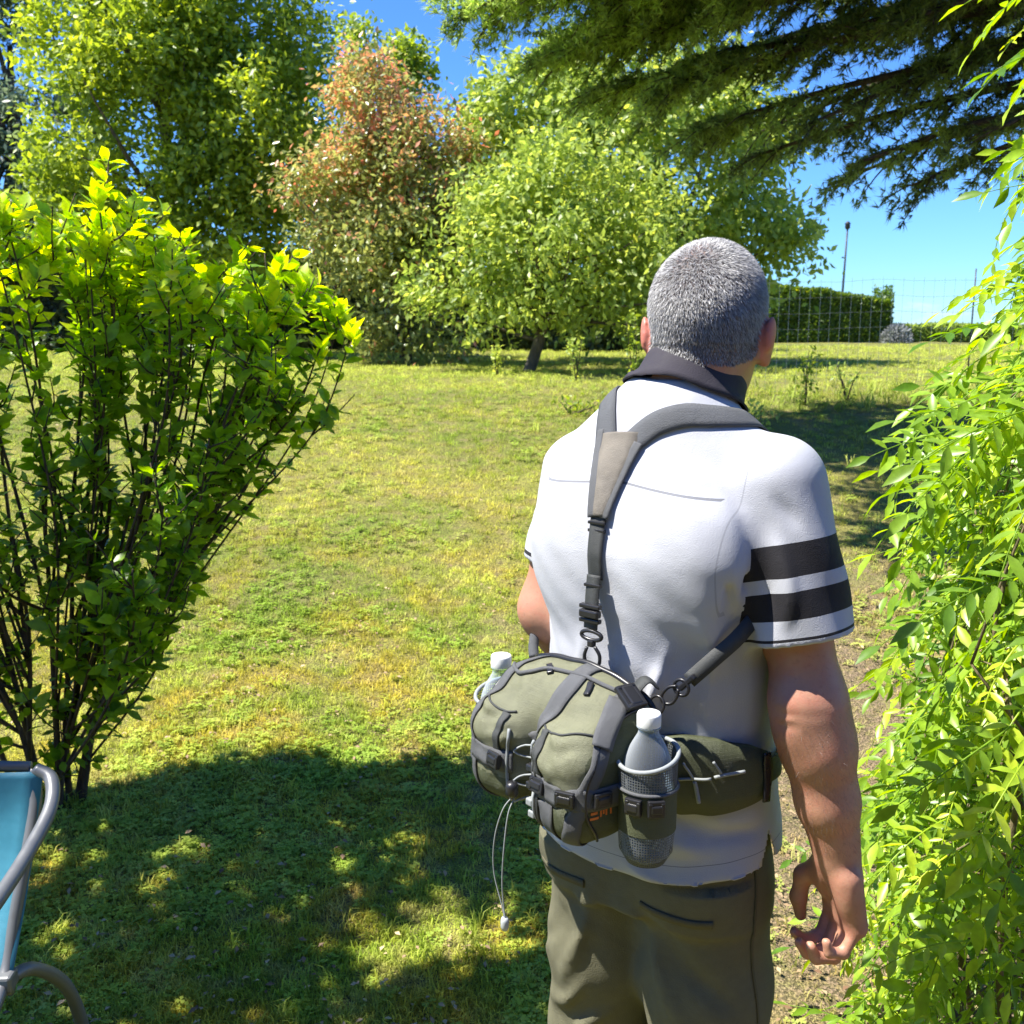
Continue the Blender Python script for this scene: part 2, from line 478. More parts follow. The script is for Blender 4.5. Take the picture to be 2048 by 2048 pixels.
# ------------------------------------------------------------------ implicit surfaces for soft bodies
class Field:
    def __init__(s, lo, hi, h):
        s.lo = np.asarray(lo, float); s.h = h
        s.dim = np.ceil((np.asarray(hi) - s.lo) / h).astype(int) + 1
        s.F = np.full(s.dim, 1.0, np.float32)
    def box(s, lo, hi):
        a = np.clip(np.floor((np.asarray(lo) - s.lo) / s.h).astype(int), 0, s.dim)
        b = np.clip(np.ceil((np.asarray(hi) - s.lo) / s.h).astype(int) + 1, 0, s.dim)
        sl = tuple(slice(i, j) for i, j in zip(a, b))
        ax = [s.lo[k] + s.h * np.arange(a[k], b[k], dtype=np.float32) for k in range(3)]
        return sl, np.meshgrid(*ax, indexing='ij', sparse=True)
    def _smin(s, a, b, k):
        if k <= 0:
            return np.minimum(a, b)
        e = np.maximum(k - np.abs(a - b), 0) / k
        return np.minimum(a, b) - e * e * k * .25
    def union(s, fn, lo, hi, k=.02):
        m = k + 4 * s.h
        sl, (x, y, z) = s.box(np.asarray(lo) - m, np.asarray(hi) + m)
        s.F[sl] = s._smin(s.F[sl], fn(x, y, z).astype(np.float32), k)
    def sub(s, fn, lo, hi, k=.01):
        m = k + 4 * s.h
        sl, (x, y, z) = s.box(np.asarray(lo) - m, np.asarray(hi) + m)
        s.F[sl] = -s._smin(-s.F[sl], fn(x, y, z).astype(np.float32), k)
    def disp(s, fn, lo, hi):
        sl, (x, y, z) = s.box(lo, hi)
        s.F[sl] -= fn(x, y, z).astype(np.float32)
    # primitives
    def cone(s, a, b, r1, r2, k=.02):
        a = np.asarray(a, float); b = np.asarray(b, float); d = b - a; L = d @ d; r = max(r1, r2)
        def fn(x, y, z):
            t = np.clip(((x - a[0]) * d[0] + (y - a[1]) * d[1] + (z - a[2]) * d[2]) / L, 0, 1)
            return np.sqrt((x - a[0] - t * d[0]) ** 2 + (y - a[1] - t * d[1]) ** 2 + (z - a[2] - t * d[2]) ** 2) - (r1 + (r2 - r1) * t)
        s.union(fn, np.minimum(a, b) - r, np.maximum(a, b) + r, k)
    def chain(s, pts, rs, k=.02):
        for i in range(len(pts) - 1):
            s.cone(pts[i], pts[i + 1], rs[i], rs[i + 1], k)
    @staticmethod
    def ell_fn(c, r, R=None):
        c = np.asarray(c, float); r = np.asarray(r, float)
        R = np.eye(3) if R is None else np.asarray(R)
        def fn(x, y, z):
            X, Y, Z = x - c[0], y - c[1], z - c[2]
            p = [R[0, i] * X + R[1, i] * Y + R[2, i] * Z for i in range(3)]
            k0 = np.sqrt((p[0] / r[0]) ** 2 + (p[1] / r[1]) ** 2 + (p[2] / r[2]) ** 2)
            k1 = np.sqrt((p[0] / r[0] ** 2) ** 2 + (p[1] / r[1] ** 2) ** 2 + (p[2] / r[2] ** 2) ** 2)
            return k0 * (k0 - 1) / np.maximum(k1, 1e-6)
        return fn
    def ell(s, c, r, R=None, k=.02):
        m = np.max(r)
        s.union(s.ell_fn(c, r, R), np.asarray(c) - m, np.asarray(c) + m, k)
    def rbox(s, c, half, rad, R=None, k=.02):
        c = np.asarray(c, float); hb = np.asarray(half, float) - rad
        R = np.eye(3) if R is None else np.asarray(R)
        def fn(x, y, z):
            X, Y, Z = x - c[0], y - c[1], z - c[2]
            q = [np.abs(R[0, i] * X + R[1, i] * Y + R[2, i] * Z) - hb[i] for i in range(3)]
            o = np.sqrt(sum(np.maximum(t, 0) ** 2 for t in q))
            return o + np.minimum(np.maximum(np.maximum(q[0], q[1]), q[2]), 0) - rad
        m = np.linalg.norm(half)
        s.union(fn, c - m, c + m, k)
    def loft(s, sec, n=2.3, k=.02):
        sec = np.asarray(sec, float)          # z, a, b, cx, cy
        def fn(x, y, z):
            zz = z.ravel()
            g = [np.interp(zz, sec[:, 0], sec[:, i]).reshape(z.shape) for i in range(1, 5)]
            a, b, cx, cy = g
            rho = ((np.abs(x - cx) / a) ** n + (np.abs(y - cy) / b) ** n) ** (1 / n)
            d = (rho - 1) * np.minimum(a, b) * .95
            return np.maximum(np.maximum(d, sec[0, 0] - z), z - sec[-1, 0])
        m = sec[:, 1:3].max() + .08
        s.union(fn, (-m, -m, sec[0, 0]), (m, m, sec[-1, 0]), k)
    def ridge(s, pts, w, amp):
        """fold: a ridge (amp>0) or groove along a polyline"""
        P = smooth_path(pts, 9) if len(pts) > 2 else np.asarray(pts, float)
        m = len(P) - 1
        def fn(x, y, z):
            best = sv = None
            for i in range(m):
                a, d = P[i], P[i + 1] - P[i]
                t = np.clip(((x - a[0]) * d[0] + (y - a[1]) * d[1] + (z - a[2]) * d[2]) / (d @ d), 0, 1)
                q = (x - a[0] - t * d[0]) ** 2 + (y - a[1] - t * d[1]) ** 2 + (z - a[2] - t * d[2]) ** 2
                if best is None:
                    best, sv = q, (i + t) / m + 0 * q
                else:
                    c = q < best; sv = np.where(c, (i + t) / m, sv); best = np.where(c, q, best)
            return amp * np.sin(pi * np.clip(sv * .94 + .03, 0, 1)) ** .7 * np.exp(-best / (w * w))
        s.disp(fn, P.min(0) - 3 * w, P.max(0) + 3 * w)
    # reading
    def val(s, P):
        P = np.asarray(P, float)
        q = np.clip((P - s.lo) / s.h, 0, s.dim - 1.001)
        i = q.astype(int); t = q - i
        r = 0
        for dx in (0, 1):
            for dy in (0, 1):
                for dz in (0, 1):
                    w = (t[..., 0] if dx else 1 - t[..., 0]) * (t[..., 1] if dy else 1 - t[..., 1]) * (t[..., 2] if dz else 1 - t[..., 2])
                    r = r + w * s.F[i[..., 0] + dx, i[..., 1] + dy, i[..., 2] + dz]
        return r
    def grad(s, P):
        e = s.h * 1.5; g = []
        for k in range(3):
            d = np.zeros(3); d[k] = e
            g.append((s.val(P + d) - s.val(P - d)) / (2 * e))
        return np.stack(g, -1)
    def normal(s, P):
        g = s.grad(P)
        return g / (np.linalg.norm(g, axis=-1, keepdims=True) + 1e-9)
    def project(s, P, level=0.0, it=10):
        P = np.array(P, float)
        for _ in range(it):
            g = s.grad(P); q = (g * g).sum(-1, keepdims=True) + 1e-6
            st = g * ((s.val(P) - level)[..., None] / q)
            L = np.linalg.norm(st, axis=-1, keepdims=True)
            P -= st * np.minimum(1, .03 / (L + 1e-9))
        return P
    def nets(s, relax=1):
        F = s.F; S = F < 0
        nx, ny, nz_ = F.shape
        cnt = np.zeros((nx - 1, ny - 1, nz_ - 1), np.uint8)
        offs = [(i, j, k) for i in (0, 1) for j in (0, 1) for k in (0, 1)]
        for (i, j, k) in offs:
            cnt += S[i:nx - 1 + i, j:ny - 1 + j, k:nz_ - 1 + k]
        act = (cnt > 0) & (cnt < 8)
        ijk = np.argwhere(act)
        idx = np.full(cnt.shape, -1, np.int32); idx[act] = np.arange(len(ijk))
        acc = np.zeros((len(ijk), 3)); num = np.zeros(len(ijk))
        for a in offs:
            for ax in range(3):
                if a[ax] == 1:
                    continue
                b = list(a); b[ax] = 1
                fa = F[ijk[:, 0] + a[0], ijk[:, 1] + a[1], ijk[:, 2] + a[2]].astype(float)
                fb = F[ijk[:, 0] + b[0], ijk[:, 1] + b[1], ijk[:, 2] + b[2]].astype(float)
                m = (fa < 0) != (fb < 0)
                t = np.where(m, fa / np.where(m, fa - fb, 1), 0)
                p = np.tile(np.asarray(a, float), (len(ijk), 1)); p[:, ax] += t
                acc[m] += p[m]; num[m] += 1
        V = s.lo + s.h * (ijk + acc / num[:, None])
        Q = []
        for ax in range(3):
            o1, o2 = [(1, 2), (2, 0), (0, 1)][ax]
            A = [slice(1, -1)] * 3; A[ax] = slice(0, -1)
            B = [slice(1, -1)] * 3; B[ax] = slice(1, None)
            sa, sb = S[tuple(A)], S[tuple(B)]
            e = np.argwhere(sa != sb)
            if not len(e):
                continue
            flip = sa[e[:, 0], e[:, 1], e[:, 2]]
            c = e.copy(); c[:, o1] += 1; c[:, o2] += 1
            def cell(d1, d2):
                q = c.copy(); q[:, o1] += d1; q[:, o2] += d2
                return idx[q[:, 0], q[:, 1], q[:, 2]]
            quad = np.stack([cell(-1, -1), cell(0, -1), cell(0, 0), cell(-1, 0)], 1)
            quad[~flip] = quad[~flip][:, ::-1]
            Q.append(quad)
        Q = np.concatenate(Q)
        Q = Q[(Q >= 0).all(1)]
        for _ in range(relax):
            V = lap(V, Q)
        return V, Q

def lap(V, Q, w=.5):
    e = np.concatenate([Q[:, [0, 1]], Q[:, [1, 2]], Q[:, [2, 3]], Q[:, [3, 0]]])
    n = len(V); c = np.bincount(e.ravel(), minlength=n).astype(float); c[c == 0] = 1
    out = np.empty_like(V)
    for k in range(3):
        sm = np.bincount(e[:, 0], V[e[:, 1], k], n) + np.bincount(e[:, 1], V[e[:, 0], k], n)
        out[:, k] = V[:, k] * (1 - w) + w * sm / c
    return out

def rot(axis, ang):
    return np.array(Matrix.Rotation(ang, 3, axis))

def ribbon(path, width, field, off=.0015, thick=.002, n=40, m=5, crown=0.0):
    """webbing laid on a field's surface; returns (verts, quads)"""
    P = field.project(smooth_path(path, n), off)
    T = np.gradient(P, axis=0); T /= np.linalg.norm(T, axis=1)[:, None]
    N = field.normal(P); N -= T * (N * T).sum(1)[:, None]; N /= np.linalg.norm(N, axis=1)[:, None]
    S = np.cross(T, N)
    w = np.interp(np.linspace(0, 1, n), np.linspace(0, 1, len(np.atleast_1d(width))), np.atleast_1d(width)) / 2
    u = np.linspace(-1, 1, m)
    G = P[:, None] + S[:, None] * (u[None, :, None] * w[:, None, None])
    lo = field.project(G, off, 6)
    # keep the webbing from being squeezed sideways by sharp relief
    NN = field.normal(lo); NN = (NN + N[:, None]); NN /= np.linalg.norm(NN, axis=-1, keepdims=True)
    hi = lo + NN * (thick + crown * (1 - u ** 2))[None, :, None]
    return shell(lo, hi)

def free_ribbon(path, width, nrm, thick=.002, n=24, crown=0.0, m=3):
    P = smooth_path(path, n)
    T = np.gradient(P, axis=0); T /= np.linalg.norm(T, axis=1)[:, None]
    nrm = np.asarray(nrm, float)
    if nrm.ndim == 2:
        nrm = smooth_path(nrm, n)
    N = np.broadcast_to(nrm, P.shape).copy(); N -= T * (N * T).sum(1)[:, None]; N /= np.linalg.norm(N, axis=1)[:, None]
    S = np.cross(T, N)
    w = np.interp(np.linspace(0, 1, n), np.linspace(0, 1, len(np.atleast_1d(width))), np.atleast_1d(width)) / 2
    u = np.linspace(-1, 1, m)
    lo = P[:, None] + S[:, None] * (u[None, :, None] * w[:, None, None])
    hi = lo + N[:, None] * (thick + crown * (1 - u ** 2))[None, :, None]
    return shell(lo, hi)

def shell(lo, hi):
    n, m = lo.shape[:2]
    V = np.concatenate([lo.reshape(-1, 3), hi.reshape(-1, 3)]); k = n * m
    i = np.arange(n - 1)[:, None]; j = np.arange(m - 1)[None]
    a = (i * m + j).ravel(); b = (i * m + j + 1).ravel(); c = ((i + 1) * m + j + 1).ravel(); d = ((i + 1) * m + j).ravel()
    F = [np.stack([a + k, b + k, c + k, d + k], 1), np.stack([d, c, b, a], 1)]
    r = np.arange(n - 1)
    F.append(np.stack([r * m, r * m + k, (r + 1) * m + k, (r + 1) * m], 1))
    F.append(np.stack([(r + 1) * m + m - 1, (r + 1) * m + m - 1 + k, r * m + m - 1 + k, r * m + m - 1], 1))
    r = np.arange(m - 1)
    F.append(np.stack([r + 1, r + 1 + k, r + k, r], 1))
    e = (n - 1) * m
    F.append(np.stack([e + r, e + r + k, e + r + 1 + k, e + r + 1], 1))
    return V, np.concatenate(F)

# ------------------------------------------------------------------ the man
MAN_LOC, MAN_ROT = (0.222, 1.50, 0.0), radians(-38)
person = add('person', None, loc=MAN_LOC, rz=MAN_ROT, cat='person',
             label='man seen from behind, grey cropped hair, white polo with black sleeve stripes, khaki trousers')
HEAD = np.array([0.038, 0.056, 1.645]); HR = rot('Z', radians(16)) @ rot('X', radians(-3))
def hp(x, y, z):
    return HEAD + HR @ np.array([x, y, z])

# shoulder, elbow, wrist of each arm
RS, RE, RW = np.array([.180, -.005, 1.405]), np.array([.247, -.010, 1.118]), np.array([.288, .014, .900])
LS, LE, LW = np.array([-.144, .000, 1.392]), np.array([-.178, -.032, 1.185]), np.array([-.190, .150, 1.02])

def build_body():
    B = Field((-.36, -.20, .68), (.40, .27, 1.79), .0038)
    # head
    B.ell(hp(0, .004, .014), (.0785, .098, .090), HR, 0)
    B.ell(hp(0, -.030, .006), (.0755, .072, .076), HR, .02)
    B.ell(hp(0, .028, -.055), (.062, .068, .085), HR, .03)
    B.ell(hp(0, .045, -.098), (.042, .045, .034), HR, .03)           # chin
    B.cone(hp(0, .088, .012), hp(0, .112, -.028), .010, .014, .012)  # nose
    for sx in (-1, 1):
        B.ell(hp(sx * .032, .086, .014), (.019, .012, .010), HR, .01)   # brow
        B.sub(Field.ell_fn(hp(sx * .032, .100, -.004), (.015, .012, .009), HR), hp(sx * .032, .1, -.004) - .02, hp(sx * .032, .1, -.004) + .02, .008)
        B.ell(hp(sx * .031, .083, -.004), (.012, .012, .011), HR, .002)  # eyeball
        # ear: a tilted shell standing off the skull
        RE_ = HR @ rot('Z', sx * radians(-22)) @ rot('X', radians(-8))
        B.ell(hp(sx * .0835, -.004, -.036), (.0085, .021, .033), RE_, .010)
        B.ell(hp(sx * .0915, -.015, -.028), (.0055, .0125, .026), RE_, .006)
        B.ell(hp(sx * .0830, .004, -.064), (.007, .010, .012), RE_, .006)
    B.cone(hp(-.014, .100, -.066), hp(.014, .100, -.066), .0065, .0065, .006)
    # neck
    B.cone((.012, -.012, 1.46), hp(0, -.020, -.055), .066, .061, .03)
    B.cone((.010, .03, 1.46), hp(0, .012, -.07), .058, .052, .03)
    # trunk (under the shirt)
    B.loft([(.86, .150, .110, 0, 0), (.95, .163, .118, 0, 0), (1.15, .165, .118, 0, -.005), (1.30, .170, .112, 0, -.018),
            (1.40, .150, .09, 0, -.012), (1.47, .09, .06, .005, -.006), (1.50, .05, .04, .008, 0)], 2.2, .03)
    # arms
    for S_, E_, W_ in ((RS, RE, RW), (LS, LE, LW)):
        B.chain([S_, S_ * .5 + E_ * .5, E_], [.049, .0455, .0445], .035)
        q = E_ * .72 + W_ * .28
        B.chain([E_, q, E_ * .35 + W_ * .65, W_], [.0445, .0455, .0375, .028], .035)
    B.cone(RE + (-.012, -.028, .004), RE + (-.010, -.024, -.03), .020, .018, .035)    # elbow point
    B.cone(LE + (-.004, -.026, .0), LE + (-.002, -.018, -.02), .018, .016, .03)
    B.ridge([RE + (-.035, -.05, -.002), RE + (.01, -.062, .002), RE + (.05, -.035, .006)], .006, -.0035)
    B.ridge([RE + (-.03, -.05, -.020), RE + (.01, -.06, -.014)], .006, -.003)
    # hands
    def hand(W, ed, en, et, curl, thumb):
        ed, en, et = (np.asarray(v, float) / np.linalg.norm(v) for v in (ed, en, et))
        et = et - ed * (et @ ed); et /= np.linalg.norm(et)
        R = np.stack([et, en - ed * (en @ ed) - et * (en @ et), ed], 1); R[:, 1] /= np.linalg.norm(R[:, 1]); en = R[:, 1]
        ed_, k_ = ed, 1.10
        B.cone(W - ed * .02, W + ed * .025, .0295, .029, .02)
        B.rbox(W + ed * .066 - en * .002, (.043, .0165, .054), .015, R, .016)
        B.ell(W + ed * .045 + et * .022 + en * .010, (.020, .018, .034), R, .015)
        B.ell(W + ed * .050 - et * .024 + en * .008, (.016, .014, .036), R, .015)
        for i, (o, L) in enumerate(((.032, .95), (.0105, 1.05), (-.011, 1.0), (-.0315, .80))):
            a0 = W + ed * (.117 - (.006 if i in (0, 3) else 0) - (.004 if i == 3 else 0)) + et * o
            p = [a0 - ed * .02]; ang = 0; p.append(a0)
            for seg, da in zip((.048, .030, .023), curl):
                ang += radians(da + i * 3)
                p.append(p[-1] + (ed * cos(ang) + en * sin(ang)) * seg * L)
            r = .0096 if i < 3 else .0082
            B.chain(p, [r * 1.1, r * 1.12, r * 1.03, r * .95, r * .82], .0045)
            B.ell(a0 - en * .004, (.010, .009, .010), R, .008)
        t0 = W + ed * .030 + et * .026 + en * .006
        p = [t0]
        for seg, (cd, cn, ct) in zip((.044, .038, .030), thumb):
            v = ed * cd + en * cn + et * ct; p.append(p[-1] + v / np.linalg.norm(v) * seg)
        B.chain(p, [.0165, .0128, .0115, .0092], .010)
    hand(RW, (.10, .16, -1), (-.62, -.78, .05), (-.80, .60, 0), (30, 66, 50), ((.75, .60, .70), (.97, .28, .10), (1, .02, -.04)))
    hand(LW, (.5, .72, -.35), (.75, -.5, -.2), (.1, .3, .9), (38, 55, 40), ((.7, .4, .6), (.9, .35, .2), (1, .3, 0)))
    return B

def build_shirt():
    S = Field((-.34, -.25, .79), (.36, .21, 1.60), .0038)
    S.loft([(.800, .198, .157, .004, .002), (.86, .198, .157, .004, .001), (.93, .192, .150, .004, 0), (1.00, .183, .142, .004, 0), (1.08, .178, .140, .005, -.003),
            (1.16, .174, .142, .008, -.010), (1.24, .175, .141, .010, -.016), (1.32, .177, .135, .010, -.020), (1.38, .173, .122, .008, -.018),
            (1.43, .166, .102, 0, -.014), (1.48, .118, .084, .006, -.006), (1.52, .088, .074, .014, .004), (1.555, .070, .066, .020, .014)], 2.06, 0)
    for s_, S0 in ((1, RS), (-1, LS)):
        S.cone((s_ * .04 + .010, -.008, 1.485), (s_ * (.154 if s_ > 0 else .128), -.004, 1.414 if s_ > 0 else 1.402), .055, .058, .035)     # shoulder yoke
    S.ell((.095, -.105, 1.315), (.085, .050, .095), None, .05)                             # shoulder blades
    S.ell((-.075, -.100, 1.315), (.080, .045, .095), None, .05)
    S.ridge([(.006, -.15, 1.30), (.004, -.17, 1.05)], .03, -.006)
    # folds
    T = S
    for pts, w, a in (
        ([(.085, -.16, 1.16), (.055, -.16, 1.07), (.045, -.16, .98)], .011, .008),
        ([(.065, -.16, 1.17), (.033, -.165, 1.05)], .009, -.006),
        ([(.14, -.135, 1.26), (.155, -.115, 1.18), (.15, -.115, 1.10)], .014, .007),
        ([(.165, -.11, 1.27), (.185, -.075, 1.17), (.18, -.07, 1.05)], .014, -.007),
        ([(.11, -.15, 1.09), (.16, -.12, 1.02)], .016, .006),
        ([(-.11, -.15, 1.22), (-.08, -.15, 1.06)], .015, .005),
        ([(-.15, -.12, 1.20), (-.13, -.12, 1.04)], .013, -.005),
        ([(.03, -.16, .93), (.17, -.11, .90)], .014, .005),
        ([(.08, -.15, .87), (.19, -.06, .86)], .013, .005),
        ([(.17, -.08, 1.38), (.20, -.07, 1.30), (.195, -.075, 1.24)], .012, .010),
        ([(.15, -.10, 1.36), (.18, -.09, 1.28)], .010, -.010),
        ([(.20, -.05, 1.40), (.235, -.06, 1.33), (.245, -.07, 1.27)], .011, .007),
        ([(-.17, -.08, 1.37), (-.20, -.06, 1.28)], .012, .008),
        ([(.10, -.15, 1.20), (.075, -.15, 1.12), (.07, -.145, 1.05)], .012, .007), ([(.118, -.145, 1.19), (.10, -.14, 1.10), (.095, -.135, 1.04)], .010, -.006),
        ([(-.035, -.16, 1.21), (-.05, -.155, 1.12), (-.045, -.15, 1.05)], .010, .005), ([(-.02, -.16, 1.20), (-.03, -.155, 1.10)], .008, -.004),
        ([(.13, -.13, 1.13), (.165, -.10, 1.08), (.18, -.06, 1.06)], .011, .006), ([(.10, -.13, .96), (.15, -.10, .93), (.19, -.03, .92)], .012, -.006),
        ([(.04, -.16, .875), (.10, -.145, .855), (.16, -.11, .86)], .010, .006), ([(.15, -.12, 1.33), (.165, -.115, 1.29), (.17, -.11, 1.24)], .010, -.008),
        ([(.02, -.12, 1.44), (.07, -.115, 1.425), (.13, -.09, 1.42)], .012, .003), ([(.10, -.12, 1.38), (.14, -.105, 1.36), (.17, -.09, 1.33)], .010, .005)):
        T.ridge(pts, w, a * 1.35)
    def soft(x, y, z):
        return .0009 * np.sin(38 * z + 14 * x) * np.sin(31 * x - 9 * z + 17 * y) + .0009 * np.sin(83 * x + 61 * z) * np.sin(70 * y - 45 * z)
    S.disp(soft, (-.34, -.25, .79), (.36, .21, 1.42))
    # sleeves, cut square across the arm
    out = []
    for S0, E0, ln, r0, r1 in ((RS, RE, .212, .068, .0755), (LS, LE, .150, .058, .064)):
        ax = (E0 - S0) / np.linalg.norm(E0 - S0)
        a, b = S0 + (0, 0, .012), S0 + ax * (ln + .05)
        d = b - a; L = d @ d; e = a + ax * ln
        def fn(x, y, z, a=a, d=d, L=L, e=e, ax=ax, r0=r0, r1=r1):
            t = np.clip(((x - a[0]) * d[0] + (y - a[1]) * d[1] + (z - a[2]) * d[2]) / L, 0, 1)
            q = np.sqrt((x - a[0] - t * d[0]) ** 2 + (y - a[1] - t * d[1]) ** 2 + (z - a[2] - t * d[2]) ** 2)
            fold = .0035 * np.sin(60 * x + 22 * z) * np.sin(40 * y + 35 * z) * np.clip(t * 2, 0, 1)
            q = q - (r0 + (r1 - r0) * t) - fold
            cut = (x - e[0]) * ax[0] + (y - e[1]) * ax[1] + (z - e[2]) * ax[2]
            return np.maximum(q, cut)
        S.union(fn, np.minimum(a, b) - r1, np.maximum(a, b) + r1, .022)
        out.append((a, ax, ln, r0, r1))
    S.ridge([(.185, -.085, 1.345), (.212, -.070, 1.27), (.206, -.066, 1.225)], .009, -.005)
    S.ridge([(.213, -.072, 1.36), (.238, -.078, 1.29), (.235, -.083, 1.24)], .010, .007)
    S.ridge([(.20, -.06, 1.415), (.24, -.06, 1.37)], .010, -.004)
    return S, out

BODY = build_body()
SHIRT, SLEEVES = build_shirt()

# skin
t = NT('skin'); o_ = t.obj()
n1 = t.noise(14, 4, o_); n2 = t.noise(160, 3, o_)
base = t.mix(t.rng(n1, .35, .65), (.42, .205, .130), (.52, .27, .180))
base = t.mix(t.math('MULTIPLY', t.rng(n2, .56, .72), .35), base, (.30, .12, .08))
base = t.mix(t.math('MULTIPLY', t.rng(t.noise(38, 5, o_, .65), .46, .62), .4), base, (.50, .19, .13))
base = t.mix(t.attr('red'), base, (.55, .16, .12))
base = t.mix(t.attr('scalp'), base, (.15, .135, .125))
t.col(base); t.bump(t.noise(420, 3, o_), .25, .001)
t.set(Roughness=.5, Subsurface_Weight=.12, Subsurface_Scale=.006); t.b.inputs['Subsurface Radius'].default_value = (1, .35, .2)
M_SKIN = t.m

V, Q = BODY.nets(2)
hl = (V - HEAD) @ HR                                   # head frame
ear = (np.abs(hl[:, 0]) > .079) & (hl[:, 2] < .015) & (hl[:, 2] > -.09) & (np.abs(hl[:, 1]) < .045)
def hair_mask(h):
    """1 on the hairy scalp, 0 on face, neck, ears"""
    x, y, z = h[:, 0], h[:, 1], h[:, 2]
    hairline = np.interp(y, [-.12, -.06, -.02, .012, .03, .05, .075, .10], [-.075, -.078, -.066, -.030, -.018, .02, .062, .075])
    m = np.clip((z - hairline) / .012, 0, 1)
    e = np.clip((np.hypot((y + .002) / .024, (z + .036) / .040) - 1.0) / .15, 0, 1)
    return m * np.where(np.abs(x) > .066, e, 1)
scalp = hair_mask(hl) * (V[:, 2] > 1.5) * (~ear)
me = mk_mesh('person_body', V, [Q], True, {'red': np.where(ear, .75, 0.0), 'scalp': scalp * .8 * (1 - .4 * np.exp(-((hl - np.array([-.012, -.045, .085])) ** 2).sum(1) / .032 ** 2))}, [M_SKIN])
add('body', me, person)

# cropped hair: thousands of short strands over the scalp
def make_hair():
    tri = np.concatenate([Q[:, [0, 1, 2]], Q[:, [0, 2, 3]]])
    c = V[tri].mean(1); h = (c - HEAD) @ HR
    ok = (hair_mask(h) > .35) & (c[:, 2] > 1.5) & ~((np.abs(h[:, 0]) > .0835) & (h[:, 2] < .01))
    tri = tri[ok]; P = V[tri]; nr = np.cross(P[:, 1] - P[:, 0], P[:, 2] - P[:, 0]); ar = np.linalg.norm(nr, axis=1); nr /= ar[:, None]
    N = 46000
    k = rng.choice(len(tri), N, p=ar / ar.sum()); r1, r2 = rng.random(N), rng.random(N); s = np.sqrt(r1)
    pt = P[k, 0] * (1 - s)[:, None] + P[k, 1] * (s * (1 - r2))[:, None] + P[k, 2] * (s * r2)[:, None]
    nn = nr[k]; h = (pt - HEAD) @ HR
    whorl = np.array([-.012, -.045, .085])
    bald = np.exp(-((h - whorl) ** 2).sum(1) / .030 ** 2)
    keep = rng.random(N) > bald * .62
    pt, nn, h, bald = pt[keep], nn[keep], h[keep], bald[keep]; N = len(pt)
    # growth direction: away from the whorl, down the back and sides, forward on top
    fl = h - whorl; fl[:, 1] += np.where(h[:, 2] > .05, .02, 0)
    fl = fl @ HR.T; fl += rng.normal(0, .022, fl.shape)
    fl -= nn * (fl * nn).sum(1)[:, None]; fl /= np.linalg.norm(fl, axis=1)[:, None] + 1e-9
    L = rng.uniform(.006, .0105, N) * np.where(h[:, 2] < -.04, .55, 1) * np.where(h[:, 2] > .05, 1.15, 1)
    tip = pt + (nn * .52 + fl * .75) * L[:, None]; mid = pt + (nn * .42 + fl * .25) * (L * .55)[:, None]
    side = np.cross(nn, fl); side += rng.normal(0, .4, side.shape); side /= np.linalg.norm(side, axis=1)[:, None]
    w = rng.uniform(.00028, .00045, N)[:, None]
    VV = np.stack([pt - side * w, pt + side * w, mid + side * w, mid - side * w, tip], 1).reshape(-1, 3)
    b = np.arange(N)[:, None] * 5
    side_grey = np.clip(np.abs(h[:, 0]) / .08, 0, 1)
    g = np.clip(rng.beta(.9, 1.15, N) * .95 + .15 * side_grey - .12 * np.clip(-h[:, 2] / .06, 0, 1) + .1 * bald, 0, 1)
    return mk_mesh('hair', VV, [b + [0, 1, 2, 3], b + [3, 2, 4]], True, {'g': np.repeat(g, 5)}, [M_HAIR])
t = NT('grey_hair')
t.col(t.mix(t.attr('g'), (.040, .037, .036), (.68, .67, .66))); t.set(Roughness=.45)
M_HAIR = t.m
add('hair', make_hair(), person)
def arm_hair():
    N = 2200; k = rng.integers(0, 2, N); u = rng.random(N); a = rng.uniform(0, 2 * pi, N)
    E_, W_ = RE, RW
    ax = (W_ - E_) / np.linalg.norm(W_ - E_); s1 = np.cross(ax, [0, 1.0, 0]); s1 /= np.linalg.norm(s1); s2 = np.cross(ax, s1)
    P = E_ + ax * (u * np.linalg.norm(W_ - E_) * .95)[:, None] + (s1 * np.cos(a)[:, None] + s2 * np.sin(a)[:, None]) * .045
    P = BODY.project(P, -.0004); nn = BODY.normal(P)
    d = ax * .9 + nn * .45 + rng.normal(0, .35, P.shape); d /= np.linalg.norm(d, axis=1)[:, None]
    L = rng.uniform(.006, .014, N)[:, None]; s = np.cross(d, nn); s /= np.linalg.norm(s, axis=1)[:, None] + 1e-9; w = .00009
    VV = np.stack([P - s * w, P + s * w, P + d * L], 1).reshape(-1, 3)
    return mk_mesh('arm_hair', VV, [np.arange(N * 3).reshape(-1, 3)], True, {'g': np.repeat(rng.uniform(0, .08, N), 3)}, [M_HAIR])
add('arm_hair', arm_hair(), person)

